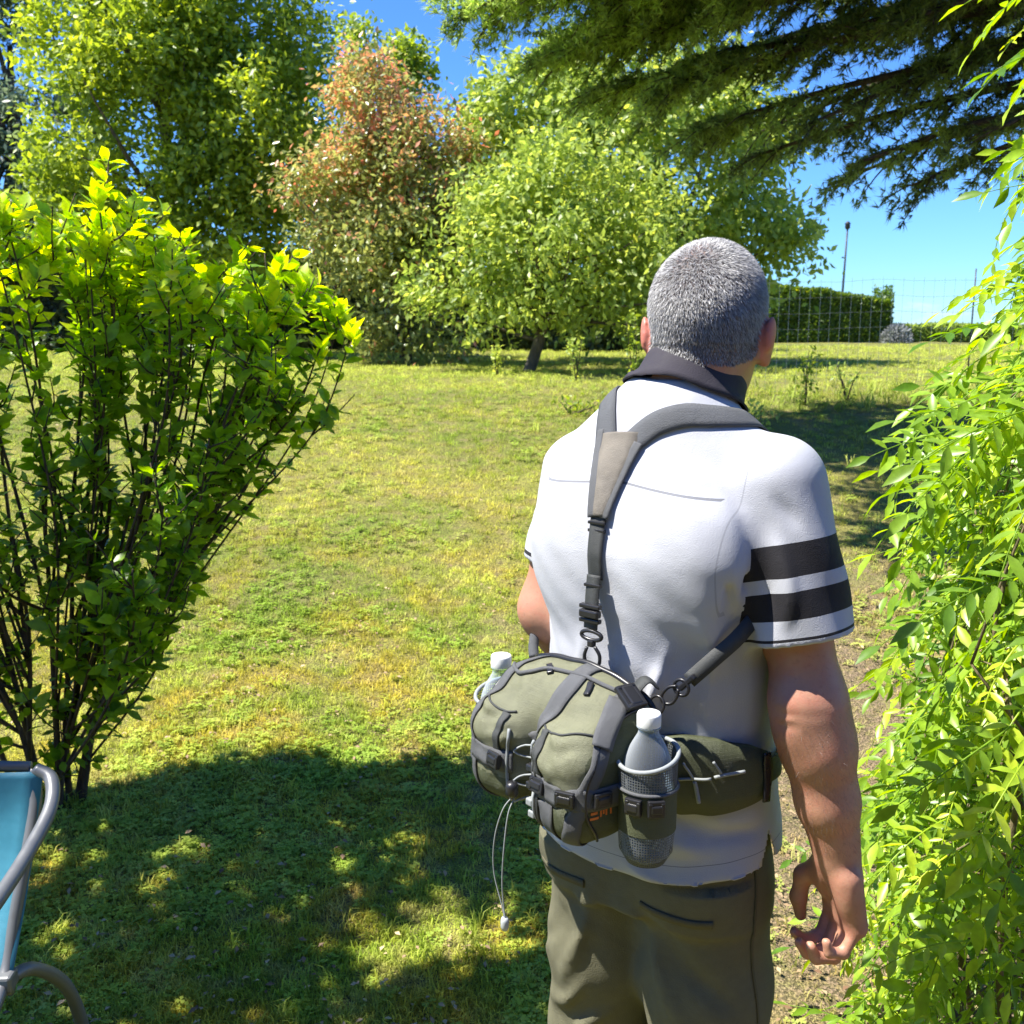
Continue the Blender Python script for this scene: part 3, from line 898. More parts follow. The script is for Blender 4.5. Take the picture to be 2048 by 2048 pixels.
# polo shirt
t = NT('white_pique'); o_ = t.obj()
mr, sr, ml, sl_ = t.attr('mr'), t.attr('sr'), t.attr('ml'), t.attr('sl')
def band(v, a, b):
    return t.math('MULTIPLY', t.math('GREATER_THAN', v, a), t.math('LESS_THAN', v, b))
blk = t.math('MULTIPLY', t.math('GREATER_THAN', mr, .5), t.math('ADD', t.math('ADD', band(sr, .0075, .0115), band(sr, .036, .073)), band(sr, .092, .136)))
blk2 = t.math('MULTIPLY', t.math('GREATER_THAN', ml, .5), band(sl_, .008, .014))
blk = t.math('MINIMUM', t.math('ADD', blk, blk2), 1)
seam = t.math('ADD', band(t.attr('yoke'), -.0016, .0016), t.math('ADD', t.math('MULTIPLY', band(t.attr('armseam'), -.0009, .0009), .4), band(t.attr('hem'), .0235, .0245)))
white = t.mix(t.rng(t.noise(5, 3, o_), .3, .7), (.43, .44, .475), (.48, .49, .52))
c = t.mix(t.math('MULTIPLY', t.math('MINIMUM', seam, 1), .85), white, (.13, .135, .15))
# small stains near the collar and on the back
sp = t.new('ShaderNodeTexVoronoi'); sp.inputs['Scale'].default_value = 6.3; t.link(o_, sp.inputs['Vector'])
c = t.mix(t.math('MULTIPLY', t.math('LESS_THAN', sp.outputs['Distance'], .014), .6), c, (.25, .2, .16))
c = t.mix(blk, c, (.007, .006, .009))
t.col(c); t.set(Roughness=.8, Sheen_Weight=.04)
wv = t.math('ADD', t.noise(700, 2, o_), t.math('ADD', t.math('MULTIPLY', t.noise(26, 4, o_), 2.0), t.math('MULTIPLY', t.ridged(5.5, 3, o_, (1, 1, .55)), 2.6)))
t.bump(wv, .32, .0020)
M_SHIRT = t.m
V, Q = SHIRT.nets(2)
# the open hem, and the side vent over the right hip
fc = V[Q].mean(1)
def hemf(P):
    return .868 - .012 * np.clip((-P[:, 1] - .02) / .13, 0, 1) 
hem_z = hemf(fc) - .0019
vent = (fc[:, 0] > .12) & (np.abs(fc[:, 1] + .012) < .026 * np.clip((.915 - fc[:, 2]) / .05, 0, 1)) & (fc[:, 2] < .915)
Q2 = Q[(fc[:, 2] > hem_z) & ~vent]
used = np.unique(Q2); rm = np.full(len(V), -1); rm[used] = np.arange(len(used)); V = V[used]; Q2 = rm[Q2]
e_ = np.sort(np.concatenate([Q2[:, [0, 1]], Q2[:, [1, 2]], Q2[:, [2, 3]], Q2[:, [3, 0]]]), 1)
ue, uc = np.unique(e_, axis=0, return_counts=True); edge_v = np.unique(ue[uc == 1])
onhem = np.zeros(len(V), bool); onhem[edge_v] = True
V[:, 2] = np.where((V[:, 2] < hemf(V) + .0019) | (onhem & (V[:, 2] < hemf(V) + .009)), hemf(V), V[:, 2])      # clean hem line
at = {}
for nm, (a, ax, ln, r0, r1) in zip('rl', SLEEVES):
    tt = (V - a) @ ax
    rad = np.linalg.norm((V - a) - tt[:, None] * ax, axis=1)
    at['s' + nm] = ln - tt
    at['m' + nm] = ((np.abs(rad - (r0 + (r1 - r0) * tt / (ln + .05))) < .016) & (tt > .03) & (V[:, 0] * (1 if nm == 'r' else -1) > .10)).astype(float)
at['yoke'] = np.where((V[:, 1] < .0) & (np.abs(V[:, 0]) < .150), V[:, 2] - (1.418 - .09 * np.abs(V[:, 0])), 9)
xa = .168 - .10 * np.clip(1.43 - V[:, 2], -.1, .12) ** 1.0 * np.where(V[:, 2] < 1.43, .6, .3)
at['armseam'] = np.where((V[:, 2] > 1.25) & (V[:, 1] < .08), np.abs(V[:, 0]) - xa, 9)
at['hem'] = V[:, 2] - hemf(V)
me = mk_mesh('polo_shirt', V, [Q2], True, at, [M_SHIRT])
shirt = add('polo_shirt', me, person)
shirt['label'] = 'white polo shirt, black stripes on the right sleeve'
md = shirt.modifiers.new('thick', 'SOLIDIFY'); md.thickness = .0022; md.offset = -1

# collar: a stand that folds over, higher at the nape than at the throat
def make_collar():
    n = 72; a = np.linspace(0, 2 * pi, n, endpoint=False)
    tilt = rot('X', radians(-30)) @ rot('Y', radians(3))
    C0 = np.array([.0255, .026, 1.532])
    def ring(rx, ry, dz, wob=0):
        p = np.stack([rx * np.cos(a), ry * np.sin(a), np.full(n, dz) + wob * np.sin(3 * a + .6)], 1)
        return p @ tilt.T + C0
    rows = [ring(.066, .072, -.010), ring(.0665, .0725, .014), ring(.0685, .0745, .030), ring(.0715, .0775, .0345, .001), ring(.0755, .0815, .0325, .001),
            ring(.077, .083, .022, .001), ring(.079, .086, .008, .001), ring(.082, .089, -.007, .0015), ring(.084, .091, -.016, .002)]
    for k in (5, 6, 7, 8):                                         # lie on the shirt, never inside
        v = SHIRT.val(rows[k]); lim = .0045 + .0008 * (k - 5)
        bad = v < lim
        rows[k][bad] = SHIRT.project(rows[k][bad], lim)
    rows.append(rows[8] - SHIRT.normal(rows[8]) * .003)
    VV = np.concatenate(rows); i = np.arange(len(rows) - 1)[:, None]; j = np.arange(n)[None]; j2 = (j + 1) % n
    F = np.stack(np.broadcast_arrays(i * n + j, i * n + j2, (i + 1) * n + j2, (i + 1) * n + j), -1).reshape(-1, 4)
    return mk_mesh('collar', VV, [F], True, None, [cloth('charcoal_rib', (.030, .026, .036), .2, 600, .85, .4)])
co = add('collar', make_collar(), shirt)
co['label'] = 'dark charcoal fold-over collar'

# trousers
def build_trousers():
    T = Field((-.27, -.24, 0.02), (.29, .24, .96), .0055)
    T.loft([(.77, .172, .128, .008, .0), (.84, .176, .130, .008, 0), (.90, .174, .126, .008, 0), (.95, .170, .120, .006, 0)], 2.3, 0)
    for s_ in (-1, 1):
        hip, knee, ank = np.array([s_ * .078 + .010, .0, .79]), np.array([s_ * .104 + .008, .012, .46]), np.array([s_ * .125 + .004, -.01, .075])
        T.chain([hip, hip * .5 + knee * .5, knee, ank], [.103, .096, .085, .083], .03)
    T.ell((-.075, -.055, .84), (.085, .072, .09), None, .03); T.ell((.090, -.055, .84), (.085, .072, .09), None, .03)
    rr = np.random.default_rng(3)
    for s_ in (-1, 1):
        for _ in range(17):
            z = rr.uniform(.12, .76); ang = rr.uniform(-2.6, -.2); L = rr.uniform(.05, .12)
            cx = s_ * np.interp(z, [.1, .46, .8], [.125, .112, .09]) + .004; r = .092
            a2 = ang + rr.uniform(.5, 1.3) * rr.choice([-1, 1])
            p0 = (cx + r * cos(ang), r * sin(ang), z); p1 = (cx + r * cos((ang + a2) / 2), r * sin((ang + a2) / 2), z - L * .5); p2 = (cx + r * cos(a2), r * sin(a2), z - L)
            T.ridge([p0, p1, p2], rr.uniform(.009, .016), rr.uniform(.006, .012) * rr.choice([-1, 1, 1]))
    T.ridge([(-.03, -.13, .80), (-.06, -.115, .70), (-.11, -.095, .58)], .016, .014)
    T.ridge([(-.07, -.11, .76), (-.12, -.10, .68), (-.17, -.05, .62)], .012, -.010)
    T.ridge([(-.05, -.11, .62), (-.10, -.095, .55), (-.16, -.05, .52)], .013, .012)
    T.ridge([(.05, -.125, .80), (.10, -.105, .72), (.18, -.06, .64)], .015, -.012)
    T.ridge([(.04, -.115, .77), (.08, -.10, .66), (.15, -.07, .55)], .015, .013)
    T.ridge([(-.16, -.09, .83), (-.15, -.10, .70), (-.17, -.06, .58)], .012, .009)
    T.ridge([(.004, -.16, .88), (.004, -.13, .77)], .010, -.009)
    return T
TROU = build_trousers()
V, Q = TROU.nets(2)
Q = Q[V[Q][:, :, 2].mean(1) < .905]
tuck = (V[:, 2] > .840) & (SHIRT.val(V) > -.007)                       # tucked up under the shirt tail
V[tuck] = SHIRT.project(V[tuck], -.009)
add('trousers', mk_mesh('trousers', V, [Q], True, None, [cloth('khaki_twill', (.128, .122, .072), .16, 500, .9, .45, 0, 1.6)]), person)
def trouser_seam(path, w, name, thick=.0016):
    v, f = ribbon(path, w, TROU, .0004, thick, 50, 3)
    add(name, mk_mesh(name, v, [f], True, None, [M_SEAM]), person)
M_SEAM = cloth('khaki_seam', (.095, .088, .05), .2, 700, .9, .5)
trouser_seam([(.172, -.03, .86), (.185, -.03, .74), (.196, -.02, .6), (.198, -.01, .46), (.205, -.01, .3), (.212, -.01, .1)], .004, 'side_seam')
trouser_seam([(-.165, -.03, .86), (-.178, -.03, .74), (-.188, -.02, .6), (-.190, -.01, .46), (-.198, -.01, .3), (-.205, -.01, .1)], .004, 'side_seam')
trouser_seam([(.055, -.13, .800), (.10, -.115, .798), (.145, -.085, .796)], .012, 'pocket_welt', .0025)
trouser_seam([(-.040, -.13, .800), (-.085, -.12, .798), (-.130, -.09, .796)], .012, 'pocket_welt', .0025)
# shoes
SH = Field((-.25, -.15, -.002), (.27, .27, .15), .006)
for s_ in (-1, 1):
    c = np.array([s_ * .128 + .004, 0, 0])
    SH.rbox(c + (0, .06, .045), (.044, .135, .045), .035, rot('Z', -s_ * .12), .02)
    SH.ell(c + (s_ * .0, -.005, .075), (.045, .06, .06), None, .03)
SH.disp(lambda x, y, z: np.where(z < .006, -1.0, 0.0) + 0 * x + 0 * y, (-.25, -.15, -.01), (.27, .27, .006))
V, Q = SH.nets(1)
add('shoes', mk_mesh('shoes', V, [Q], True, None, [plain('shoe_leather', (.05, .035, .025), .55)]), person)

# ------------------------------------------------------------------ waist pack with shoulder harness
PK_LOC, PK_ROT = np.array([.074, 1.335, 1.07]), radians(-50)
def m2p(P):
    """man frame > pack frame"""
    P = np.asarray(P, float); a, b = MAN_ROT, PK_ROT
    x = P[..., 0] * cos(a) - P[..., 1] * sin(a) + MAN_LOC[0] - PK_LOC[0]
    y = P[..., 0] * sin(a) + P[..., 1] * cos(a) + MAN_LOC[1] - PK_LOC[1]
    return np.stack([x * cos(b) + y * sin(b), -x * sin(b) + y * cos(b), P[..., 2] - PK_LOC[2]], -1)

def build_pack():
    K = Field((-.19, -.15, -.15), (.19, .13, .14), .003)
    K.rbox((0, .014, -.012), (.118, .056, .088), .038, None, 0)
    K.ell((0, .016, .050), (.120, .064, .050), None, .03)
    K.rbox((.068, -.038, -.022), (.056, .054, .078), .042, rot('Z', -.12), .018)
    K.rbox((-.060, -.038, -.016), (.056, .054, .074), .042, rot('Z', .12), .018)
    K.ridge([(.006, -.095, .065), (.006, -.100, .0), (.006, -.095, -.09)], .017, -.013)
    rr = np.random.default_rng(12)
    for p, w, a in (([(.022, -.075, .052), (.060, -.092, .030), (.110, -.070, .040)], .008, -.005),
                    ([(.025, -.085, .030), (.065, -.097, .004), (.115, -.070, .016)], .008, .005),
                    ([(.028, -.090, .010), (.070, -.095, -.020), (.118, -.060, -.012)], .007, -.004),
                    ([(.040, -.080, .060), (.034, -.092, .015), (.040, -.095, -.03)], .007, .004),
                    ([(-.105, -.060, .052), (-.070, -.085, .035), (-.018, -.080, .048)], .008, -.005),
                    ([(-.112, -.065, .030), (-.070, -.092, .010), (-.015, -.088, .024)], .008, .005),
                    ([(-.11, -.07, .008), (-.060, -.095, -.012), (-.015, -.088, .0)], .007, -.004),
                    ([(-.04, -.080, .056), (-.028, -.092, .015), (-.035, -.095, -.03)], .007, .004),
                    ([(-.09, .0, .100), (-.05, -.03, .085), (-.03, -.06, .06)], .010, .003), ([(.05, -.01, .10), (.06, -.045, .075), (.05, -.07, .05)], .010, -.003)):
        K.ridge(p, w, a)
    for q in range(26):                                              # crumpled fabric between the straps
        sx = rr.choice([-1, 1]); x0 = sx * rr.uniform(.02, .10); z0 = rr.uniform(-.06, .07); a0 = rr.uniform(0, 3.14); l0 = rr.uniform(.012, .028)
        dx, dz = l0 * cos(a0), l0 * sin(a0); p3 = [(x0 - dx, -.085, z0 - dz), (x0 + rr.normal(0, .004), -.088, z0 + rr.normal(0, .004)), (x0 + dx, -.085, z0 + dz)]
        p3 = K.project(np.array(p3), 0.0); K.ridge(p3, rr.uniform(.0045, .007), rr.uniform(.0025, .0045) * rr.choice([-1, 1]))
    K.disp(lambda x, y, z: .0010 * np.sin(90 * x + 41 * z) * np.sin(84 * z - 32 * x + 60 * y), (-.19, -.15, -.15), (.19, .13, .14))
    return K
PACK = build_pack()
M_PACK = cloth('khaki_ripstop', (.175, .178, .105), .16, 1100, .55, .75, 0, 1.8, .0052)
M_PACKD = cloth('olive_nylon', (.075, .085, .040), .18, 1100, .6, .7, 0, 1.5, .0052)
M_WEB = cloth('grey_webbing', (.105, .108, .112), .14, 1600, .6, .8)
M_WEBD = cloth('dark_webbing', (.045, .048, .046), .10, 1600, .6, .5)
M_PAD = cloth('grey_padding', (.105, .11, .118), .12, 900, .8, .9, 0, .5, .0035)
M_BLK = plain('black_plastic', (.018, .018, .020), .32, 0, .2)
M_CORD = plain('pale_cord', (.26, .28, .28), .7, 0, .2, 300)
M_ORANGE = plain('orange_print', (.75, .20, .035), .7)
t = NT('pocket_net'); t.col((.10, .11, .115)); t.set(Roughness=.6)
u_, v_ = t.attr('u'), t.attr('v')
hole = t.math('GREATER_THAN', t.math('ADD', t.math('SINE', t.math('MULTIPLY', u_, 1750)), t.math('SINE', t.math('MULTIPLY', v_, 1750))), .35)
tr_ = t.new('ShaderNodeBsdfTransparent'); mx_ = t.new('ShaderNodeMixShader')
t.link(hole, mx_.inputs[0]); t.link(t.b.outputs[0], mx_.inputs[1]); t.link(tr_.outputs[0], mx_.inputs[2]); t.link(mx_.outputs[0], t.out.inputs['Surface'])
M_NET = t.m

pack = add('waist_pack', None, loc=PK_LOC, rz=PK_ROT, cat='waist pack',
           label='khaki hiking waist pack with grey shoulder harness worn on the man\'s lower back')
V, Q = PACK.nets(2)
fcp = V[Q].mean(1)
low = ((fcp[:, 2] < -.042) & (fcp[:, 1] < .05)) | (np.abs(fcp[:, 0] - .004) > .112)      # darker base and ends
pbody = add('pouch', mk_mesh('pouch', V, [Q], True, None, [M_PACK, M_PACKD], low.astype(int)), pack)

def part(name, VF, mat, parent=None, smooth=True):
    return add(name, mk_mesh(name, VF[0], [VF[1]], smooth, None, [mat]), parent or pack)
def web(path, w, thick=.0018, mat=M_WEB, name='webbing_strap', off=.0012, n=44, field=None, man=False, parent=None, crown=0.0):
    VF = ribbon(path, w, SHIRT if man else PACK, off, thick, n, 5, crown)
    if man:
        VF = (m2p(VF[0]), VF[1])
    return part(name, VF, mat, parent)

# straps over the pouch
web([(.010, .060, .086), (.022, .020, .100), (.032, -.025, .088), (.026, -.052, .052), (.002, -.062, .012)], .026)
web([(.098, .035, .080), (.102, .002, .082), (.108, -.030, .055), (.112, -.055, .020), (.108, -.070, -.02), (.094, -.075, -.075), (.080, -.045, -.100)], .024)
web([(.101, .0, .086), (.108, -.026, .060), (.111, -.048, .034)], .029, .0015, M_WEB, 'strap_tail', .0042, 20)
web([(.034, -.078, -.022), (.052, -.094, -.024), (.088, -.090, -.026), (.115, -.058, -.026), (.122, -.010, -.026), (.116, .03, -.024)], .030)
web([(-.020, -.078, -.018), (-.045, -.092, -.018), (-.085, -.085, -.016), (-.112, -.045, -.014), (-.118, .0, -.012)], .030)
web([(-.070, .055, .085), (-.080, .01, .094), (-.090, -.04, .070), (-.092, -.080, .02), (-.088, -.088, -.03), (-.075, -.06, -.088)], .022)
web([(.060, -.091, -.040), (.066, -.088, -.060), (.064, -.062, -.094)], .026, .0016, M_WEB, 'webbing_strap', .0012, 14)
# piping round the lid and a seam tape under it
mb = MB(); P = PACK.project(smooth_path([(-.118, .045, .035), (-.105, .0, .075), (-.060, -.030, .085), (-.020, -.012, .096), (.035, .0, .098), (.082, .008, .088), (.112, .028, .060)], 60), .0025)
mb.tube(P, .0030, 8); add('piping', mb.mesh('piping', M_WEB), pbody)
mb = MB(); P = PACK.project(smooth_path([(-.112, .05, .052), (-.09, .032, .082), (-.04, .034, .096), (.03, .04, .097), (.09, .045, .082), (.112, .05, .05)], 60), .002)
mb.tube(P, .0045, 8); add('zip', mb.mesh('zip', M_BLK), pbody)
for x0 in (.112, -.108):                                          # binding down the ends of the pouch
    mb = MB(); mb.tube(PACK.project(smooth_path([(x0, .03, .07), (x0, -.02, .06), (x0, -.06, .02), (x0 * .98, -.07, -.04), (x0 * .9, -.04, -.09)], 40), .0012), .0022, 6); add('binding', mb.mesh('binding', M_BLK), pbody)
for x0, x1 in ((.022, .112), (-.016, -.106)):
    mb = MB(); mb.tube(PACK.project(smooth_path([(x0, -.082, .058), ((x0 + x1) / 2, -.085, .060), (x1, -.05, .056)], 30), .0008), .0016, 6); add('binding', mb.mesh('binding', M_WEBD), pbody)
web([(.040, -.078, .048), (.046, -.096, .0), (.050, -.096, -.03)], .012, .0016, M_WEBD, 'lash_strap', .0012, 24)
web([(-.034, -.078, .048), (-.038, -.096, .0), (-.040, -.096, -.03)], .012, .0016, M_WEBD, 'lash_strap', .0012, 24)
# little loops on the lid
for a, b in (((.052, -.004, .098), (.062, -.024, .088)), ((-.030, -.004, .098), (-.012, -.018, .092))):
    web([a, tuple((np.array(a) + b) / 2 + (0, 0, .006)), b], .008, .0035, M_BLK, 'lid_loop', .0006, 12)
# side release buckle on the lid's right edge
def buckle(name, c, R, parent, w=.030, l=.040):
    o = add(name, bevel_box(name, (w / 2, .0055, l * .26), .0022, M_BLK), parent)
    M4 = Matrix(np.vstack([np.hstack([R, np.reshape(c, (3, 1))]), [0, 0, 0, 1]]).tolist()); o.matrix_local = M4
    for dz in (.36, -.36):
        b_ = add('prong_bar', bevel_box('prong_bar', (w / 2 + .003, .0035, .0032), .0015, M_BLK), o)
        b_.location = (0, 0, dz * l)
    for dx in (-1, 1):
        b_ = add('side_rail', bevel_box('side_rail', (.0028, .0045, l * .40), .0015, M_BLK), o)
        b_.location = (dx * w * .5, 0, 0)
    return o
def frame_from(nrm, up):
    n = np.asarray(nrm, float); n /= np.linalg.norm(n); z = np.asarray(up, float); z -= n * (z @ n); z /= np.linalg.norm(z)
    return np.stack([np.cross(-n, z), -n, z], 1)
nb = PACK.normal(np.array([[.106, .012, .084]]))[0]
buckle('side_release_buckle', np.array([.106, .012, .084]) + nb * .007, frame_from(nb, (.05, 1, -.1)), pack, .030, .036)
for p0 in ((.112, -.053, -.026), (.046, -.092, -.024), (-.040, -.090, -.018), (.094, -.078, -.026)):
    q0 = PACK.project(np.array([p0]), .005)[0]; n0 = PACK.normal(q0[None])[0]
    buckle('strap_slider', q0, frame_from(n0, (0, 0, 1)), pack, .020, .020)
# slack strap end standing up behind the buckle
part('strap_tail', free_ribbon([(.098, .030, .088), (.104, .046, .102), (.110, .060, .092)], .02, (0, -.3, 1), .002), M_WEBD)

# centre panel: net, lacing cord, cord lock, dangling ends
mb = MB()
for k in range(5):
    z0 = .020 - .021 * k; s_ = 1 if k % 2 else -1
    P = PACK.project(smooth_path([(-.022 * s_ + .006, -.08, z0), (.006, -.085, z0 - .010), (.022 * s_ + .006, -.08, z0 - .021)], 14), .004)
    mb.tube(P, .0016, 6)
for s_ in (-1, 1):
    P = PACK.project(smooth_path([(.006 + s_ * .026, -.085, .03), (.006 + s_ * .027, -.09, -.03), (.006 + s_ * .024, -.085, -.085)], 24), .002)
    mb.tube(P, .0024, 6)
add('lacing_cord', mb.mesh('lacing_cord', M_CORD), pack)
web([(.006, -.072, .030), (.006, -.078, -.02), (.006, -.075, -.088)], .042, .001, M_WEBD, 'centre_panel', .0008, 30)
for z0 in (-.012, -.036, -.060, -.078):
    c = PACK.project(np.array([[.018, -.085, z0]]), .006)[0]
    o = add('lace_bead', bevel_box('lace_bead', (.006, .005, .005), .002, M_BLK if z0 > -.05 else M_CORD), pack); o.location = c
for dx in (.038, .030):
    P = PACK.project(smooth_path([(dx, -.088, .02), (dx + .006, -.094, -.03), (dx + .008, -.09, -.088)], 26), .0015)
    mb = MB(); mb.tube(P, .0026, 6); add('front_zip', mb.mesh('front_zip', M_WEBD), pack)
mb = MB()
mb.tube(smooth_path([(-.010, -.086, -.062), (-.018, -.098, -.082), (-.028, -.104, -.125), (-.030, -.104, -.175), (-.014, -.102, -.222), (-.010, -.102, -.236)], 40), .0010, 6)
mb.tube(smooth_path([(-.006, -.086, -.062), (-.006, -.098, -.082), (-.008, -.104, -.13), (-.012, -.104, -.18), (-.012, -.102, -.215), (-.008, -.102, -.236)], 40), .0010, 6)
dc = add('drawcord', mb.mesh('drawcord', M_CORD), pack)
mb = MB(); mb.lathe([(0, .008), (.0045, .0075), (.0058, .003), (.0058, -.006), (.004, -.011), (0, -.0115)], (-.009, -.102, -.243), 12)
add('cord_lock', mb.mesh('cord_lock', plain('clear_plastic', (.45, .48, .48), .25)), dc)
mb = MB(); mb.lathe([(0, .010), (.007, .009), (.009, .004), (.009, -.006), (.006, -.011), (0, -.012)], (-.008, -.090, -.050), 12)
add('cord_lock', mb.mesh('cord_lock', M_BLK), dc)

# orange lettering on the lower right of the pouch: C, arch, T in straight strokes
mb = MB()
def stroke(x0, z0, x1, z1, wd=.0026):
    p = np.linspace((x0, z0), (x1, z1), 5); d = np.array([x1 - x0, z1 - z0]); L = np.linalg.norm(d); nrm = np.array([-d[1], d[0]]) / L * wd / 2
    G = np.stack([p + nrm, p, p - nrm], 1)                         # on a chart that wraps the pouch corner
    G = G * np.array([1.2, 1.2])
    C0 = np.array([.1045, -.062]); e1 = np.array([.62, .785])
    XY = C0 + e1 * (G[..., 0])[..., None]
    lo = PACK.project(np.stack([XY[..., 0], XY[..., 1], G[..., 1] - .0505], -1), .0006)
    hi = lo + PACK.normal(lo) * .0005
    v, f = shell(lo, hi); mb.put(v, f)
for s0 in (((0, .010), (.0075, .010)), ((0, 0), (.0075, 0)), ((.0004, .0052), (.006, .0052)), ((.0105, 0), (.0105, .010)), ((.0105, .010), (.019, .010)), ((.019, .010), (.019, 0)),
           ((.0148, .0085), (.0148, .002)), ((.0215, .0105), (.031, .0105)), ((.0262, .0105), (.0262, 0))):
    stroke(s0[0][0], s0[0][1], s0[1][0], s0[1][1])
lt = add('lettering', mb.mesh('lettering', M_ORANGE, False), pack); lt['label'] = 'orange printed letters on the pouch'

# bottle pockets
def pocket(sx):
    cx, cy = sx * .147, .006
    n = 40; a = np.linspace(0, 2 * pi, n, endpoint=False)
    def rows(z0, z1, k, r0, r1, slope=0.0):
        out = []
        for i in range(k):
            f = i / (k - 1); z = z0 + (z1 - z0) * f; r = r0 + (r1 - r0) * f
            sl = slope * f
            out.append(np.stack([cx + r * np.cos(a), cy + r * np.sin(a) * .98, z + sl * np.sin(a)], 1))
        return np.array(out)
    def skin(name, G, mat, parent):
        k = len(G); i = np.arange(k - 1)[:, None]; j = np.arange(n)[None]; j2 = (j + 1) % n
        F = np.stack(np.broadcast_arrays(i * n + j, i * n + j2, (i + 1) * n + j2, (i + 1) * n + j), -1).reshape(-1, 4)
        VV = G.reshape(-1, 3)
        # chart with a whole number of mesh cells round the pocket
        uu = np.tile(a, k) * (22 * 2 * pi / 1750) * 1.0 * 3 / (2 * pi) * 1.0
        return add(name, mk_mesh(name, VV, [F], True, {'u': np.tile(np.abs(a - pi), k) * .038, 'v': VV[:, 2]}, [mat]), parent)
    root = skin('bottle_pocket', rows(-.072, -.012, 6, .0385, .0385), M_PACKD, pack)
    G = rows(-.118, -.066, 8, .034, .0378); G[0] = G[0] * .0 + np.array([cx, cy, -.120]); G[1] = rows(-.119, -.119, 2, .026, .026)[0]
    skin('lower_net', G, M_NET, root)
    skin('upper_net', rows(-.016, .022, 6, .0378, .0388, .010), M_NET, root)
    mb = MB(); r = rows(.0245, .0245, 2, .0390, .0390)[0]; r[:, 2] += .010 * np.sin(a)
    mb.tube(r, .0030, 8, closed=True); add('elastic_rim', mb.mesh('elastic_rim', M_CORD), root)
    mb = MB(); r = rows(-.0145, -.0145, 2, .0392, .0392)[0]; mb.tube(r, .0024, 8, closed=True); add('edge_tape', mb.mesh('edge_tape', M_WEB), root)
    for da in (-1.25, -.55):
        d = np.array([cos(da), sin(da), 0])
        o = buckle('pocket_clip', np.array([cx, cy, -.030]) + d * .0415, frame_from(d, (0, 0, 1)), root, .016, .022)
    return root
pocket(1); pocket(-1)

# hip wings and belt
w1 = web([(.070, -.150, 1.015), (.115, -.130, 1.020), (.152, -.100, 1.016), (.176, -.055, 1.012), (.184, -.025, 1.008)], [.095, .112, .108, .085, .060], .014, M_PACKD, 'hip_wing', .002, 40, None, True, None, .006)
w2 = web([(-.070, -.150, 1.015), (-.115, -.130, 1.020), (-.152, -.100, 1.016), (-.176, -.055, 1.012), (-.184, -.025, 1.008)], [.095, .112, .108, .085, .060], .014, M_PACKD, 'hip_wing', .002, 40, None, True, None, .006)
web([(.170, -.060, 1.012), (.186, -.02, 1.006), (.188, .04, 1.002), (.165, .095, .998), (.10, .14, .996), (.0, .15, .995), (-.10, .14, .996), (-.165, .095, .998), (-.188, .04, 1.002), (-.186, -.02, 1.006), (-.172, -.06, 1.012)],
    .036, .0022, M_WEBD, 'hip_belt', .0045, 120, None, True)
web([(.181, -.037, 1.045), (.182, -.038, 1.01), (.181, -.040, .972)], .013, .003, M_BLK, 'wing_trim', .018, 14, None, True, w1)
# criss-cross bungee on the right wing
def lace(a, b, r=.0021):
    P = SHIRT.project(smooth_path([a, tuple((np.array(a) + b) / 2), b], 10), .0225)
    mb = MB(); mb.tube(m2p(P), r, 6); add('bungee', mb.mesh('bungee', M_CORD), w1)
lace((.122, -.127, 1.050), (.130, -.122, 1.022)); lace((.112, -.130, 1.018), (.146, -.108, 1.024)); lace((.131, -.120, 1.018), (.137, -.117, .985), .003)
lace((.146, -.108, 1.048), (.154, -.100, 1.030)); lace((.148, -.105, 1.025), (.170, -.07, 1.026), .0025)

# harness: padded yoke, two shoulder straps, one back strap
yoke = web([(-.018, -.090, 1.480), (-.016, -.108, 1.452), (-.014, -.128, 1.415), (-.012, -.147, 1.370)], [.066, .066, .042, .023], .004, cloth('taupe_nylon', (.165, .145, .115), .25, 900, .5, .9, 0, 3.0), 'yoke_panel', .002, 36, None, True, None, .004)
web([(-.050, -.082, 1.480), (-.044, -.098, 1.450), (-.033, -.125, 1.412), (-.022, -.148, 1.368)], .012, .003, M_WEB, 'yoke_edge', .0045, 30, None, True, yoke)
web([(.018, -.096, 1.468), (.011, -.108, 1.445), (.003, -.128, 1.410), (-.003, -.147, 1.368)], .013, .003, M_WEB, 'yoke_edge', .0045, 30, None, True, yoke)
web([(-.040, -.090, 1.470), (-.052, -.074, 1.500), (-.064, -.052, 1.520), (-.078, -.01, 1.522), (-.092, .05, 1.492), (-.10, .10, 1.42), (-.105, .13, 1.33), (-.12, .13, 1.22), (-.155, .09, 1.13), (-.182, .02, 1.08), (-.165, -.09, 1.075)],
    [.036, .036, .036, .036, .036, .036, .033, .025, .024, .024], .0022, M_PAD, 'shoulder_strap', .002, 90, None, True, None, .002)
web([(.002, -.098, 1.466), (.032, -.084, 1.494), (.068, -.070, 1.508), (.100, -.053, 1.509), (.124, -.020, 1.502), (.132, .04, 1.475), (.125, .10, 1.41), (.12, .13, 1.33)],
    [.036, .036, .034, .033, .033, .032, .03], .0022, M_PAD, 'shoulder_strap', .002, 80, None, True, None, .002)
web([(-.013, -.147, 1.378), (-.010, -.158, 1.325), (-.008, -.162, 1.285)], .0225, .0025, M_WEBD, 'back_strap', .003, 30, None, True)
def free(path, w, mat, name, nrm=(-.1, -1, 0), thick=.0025, parent=None):
    v, f = free_ribbon(path, w, nrm, thick)
    return part(name, (m2p(v), f), mat, parent)
bs = free([(-.008, -.166, 1.292), (-.007, -.171, 1.262), (-.006, -.174, 1.235), (-.006, -.175, 1.218)], .0225, M_WEBD, 'back_strap')
TOP = (-.0045, -.176)
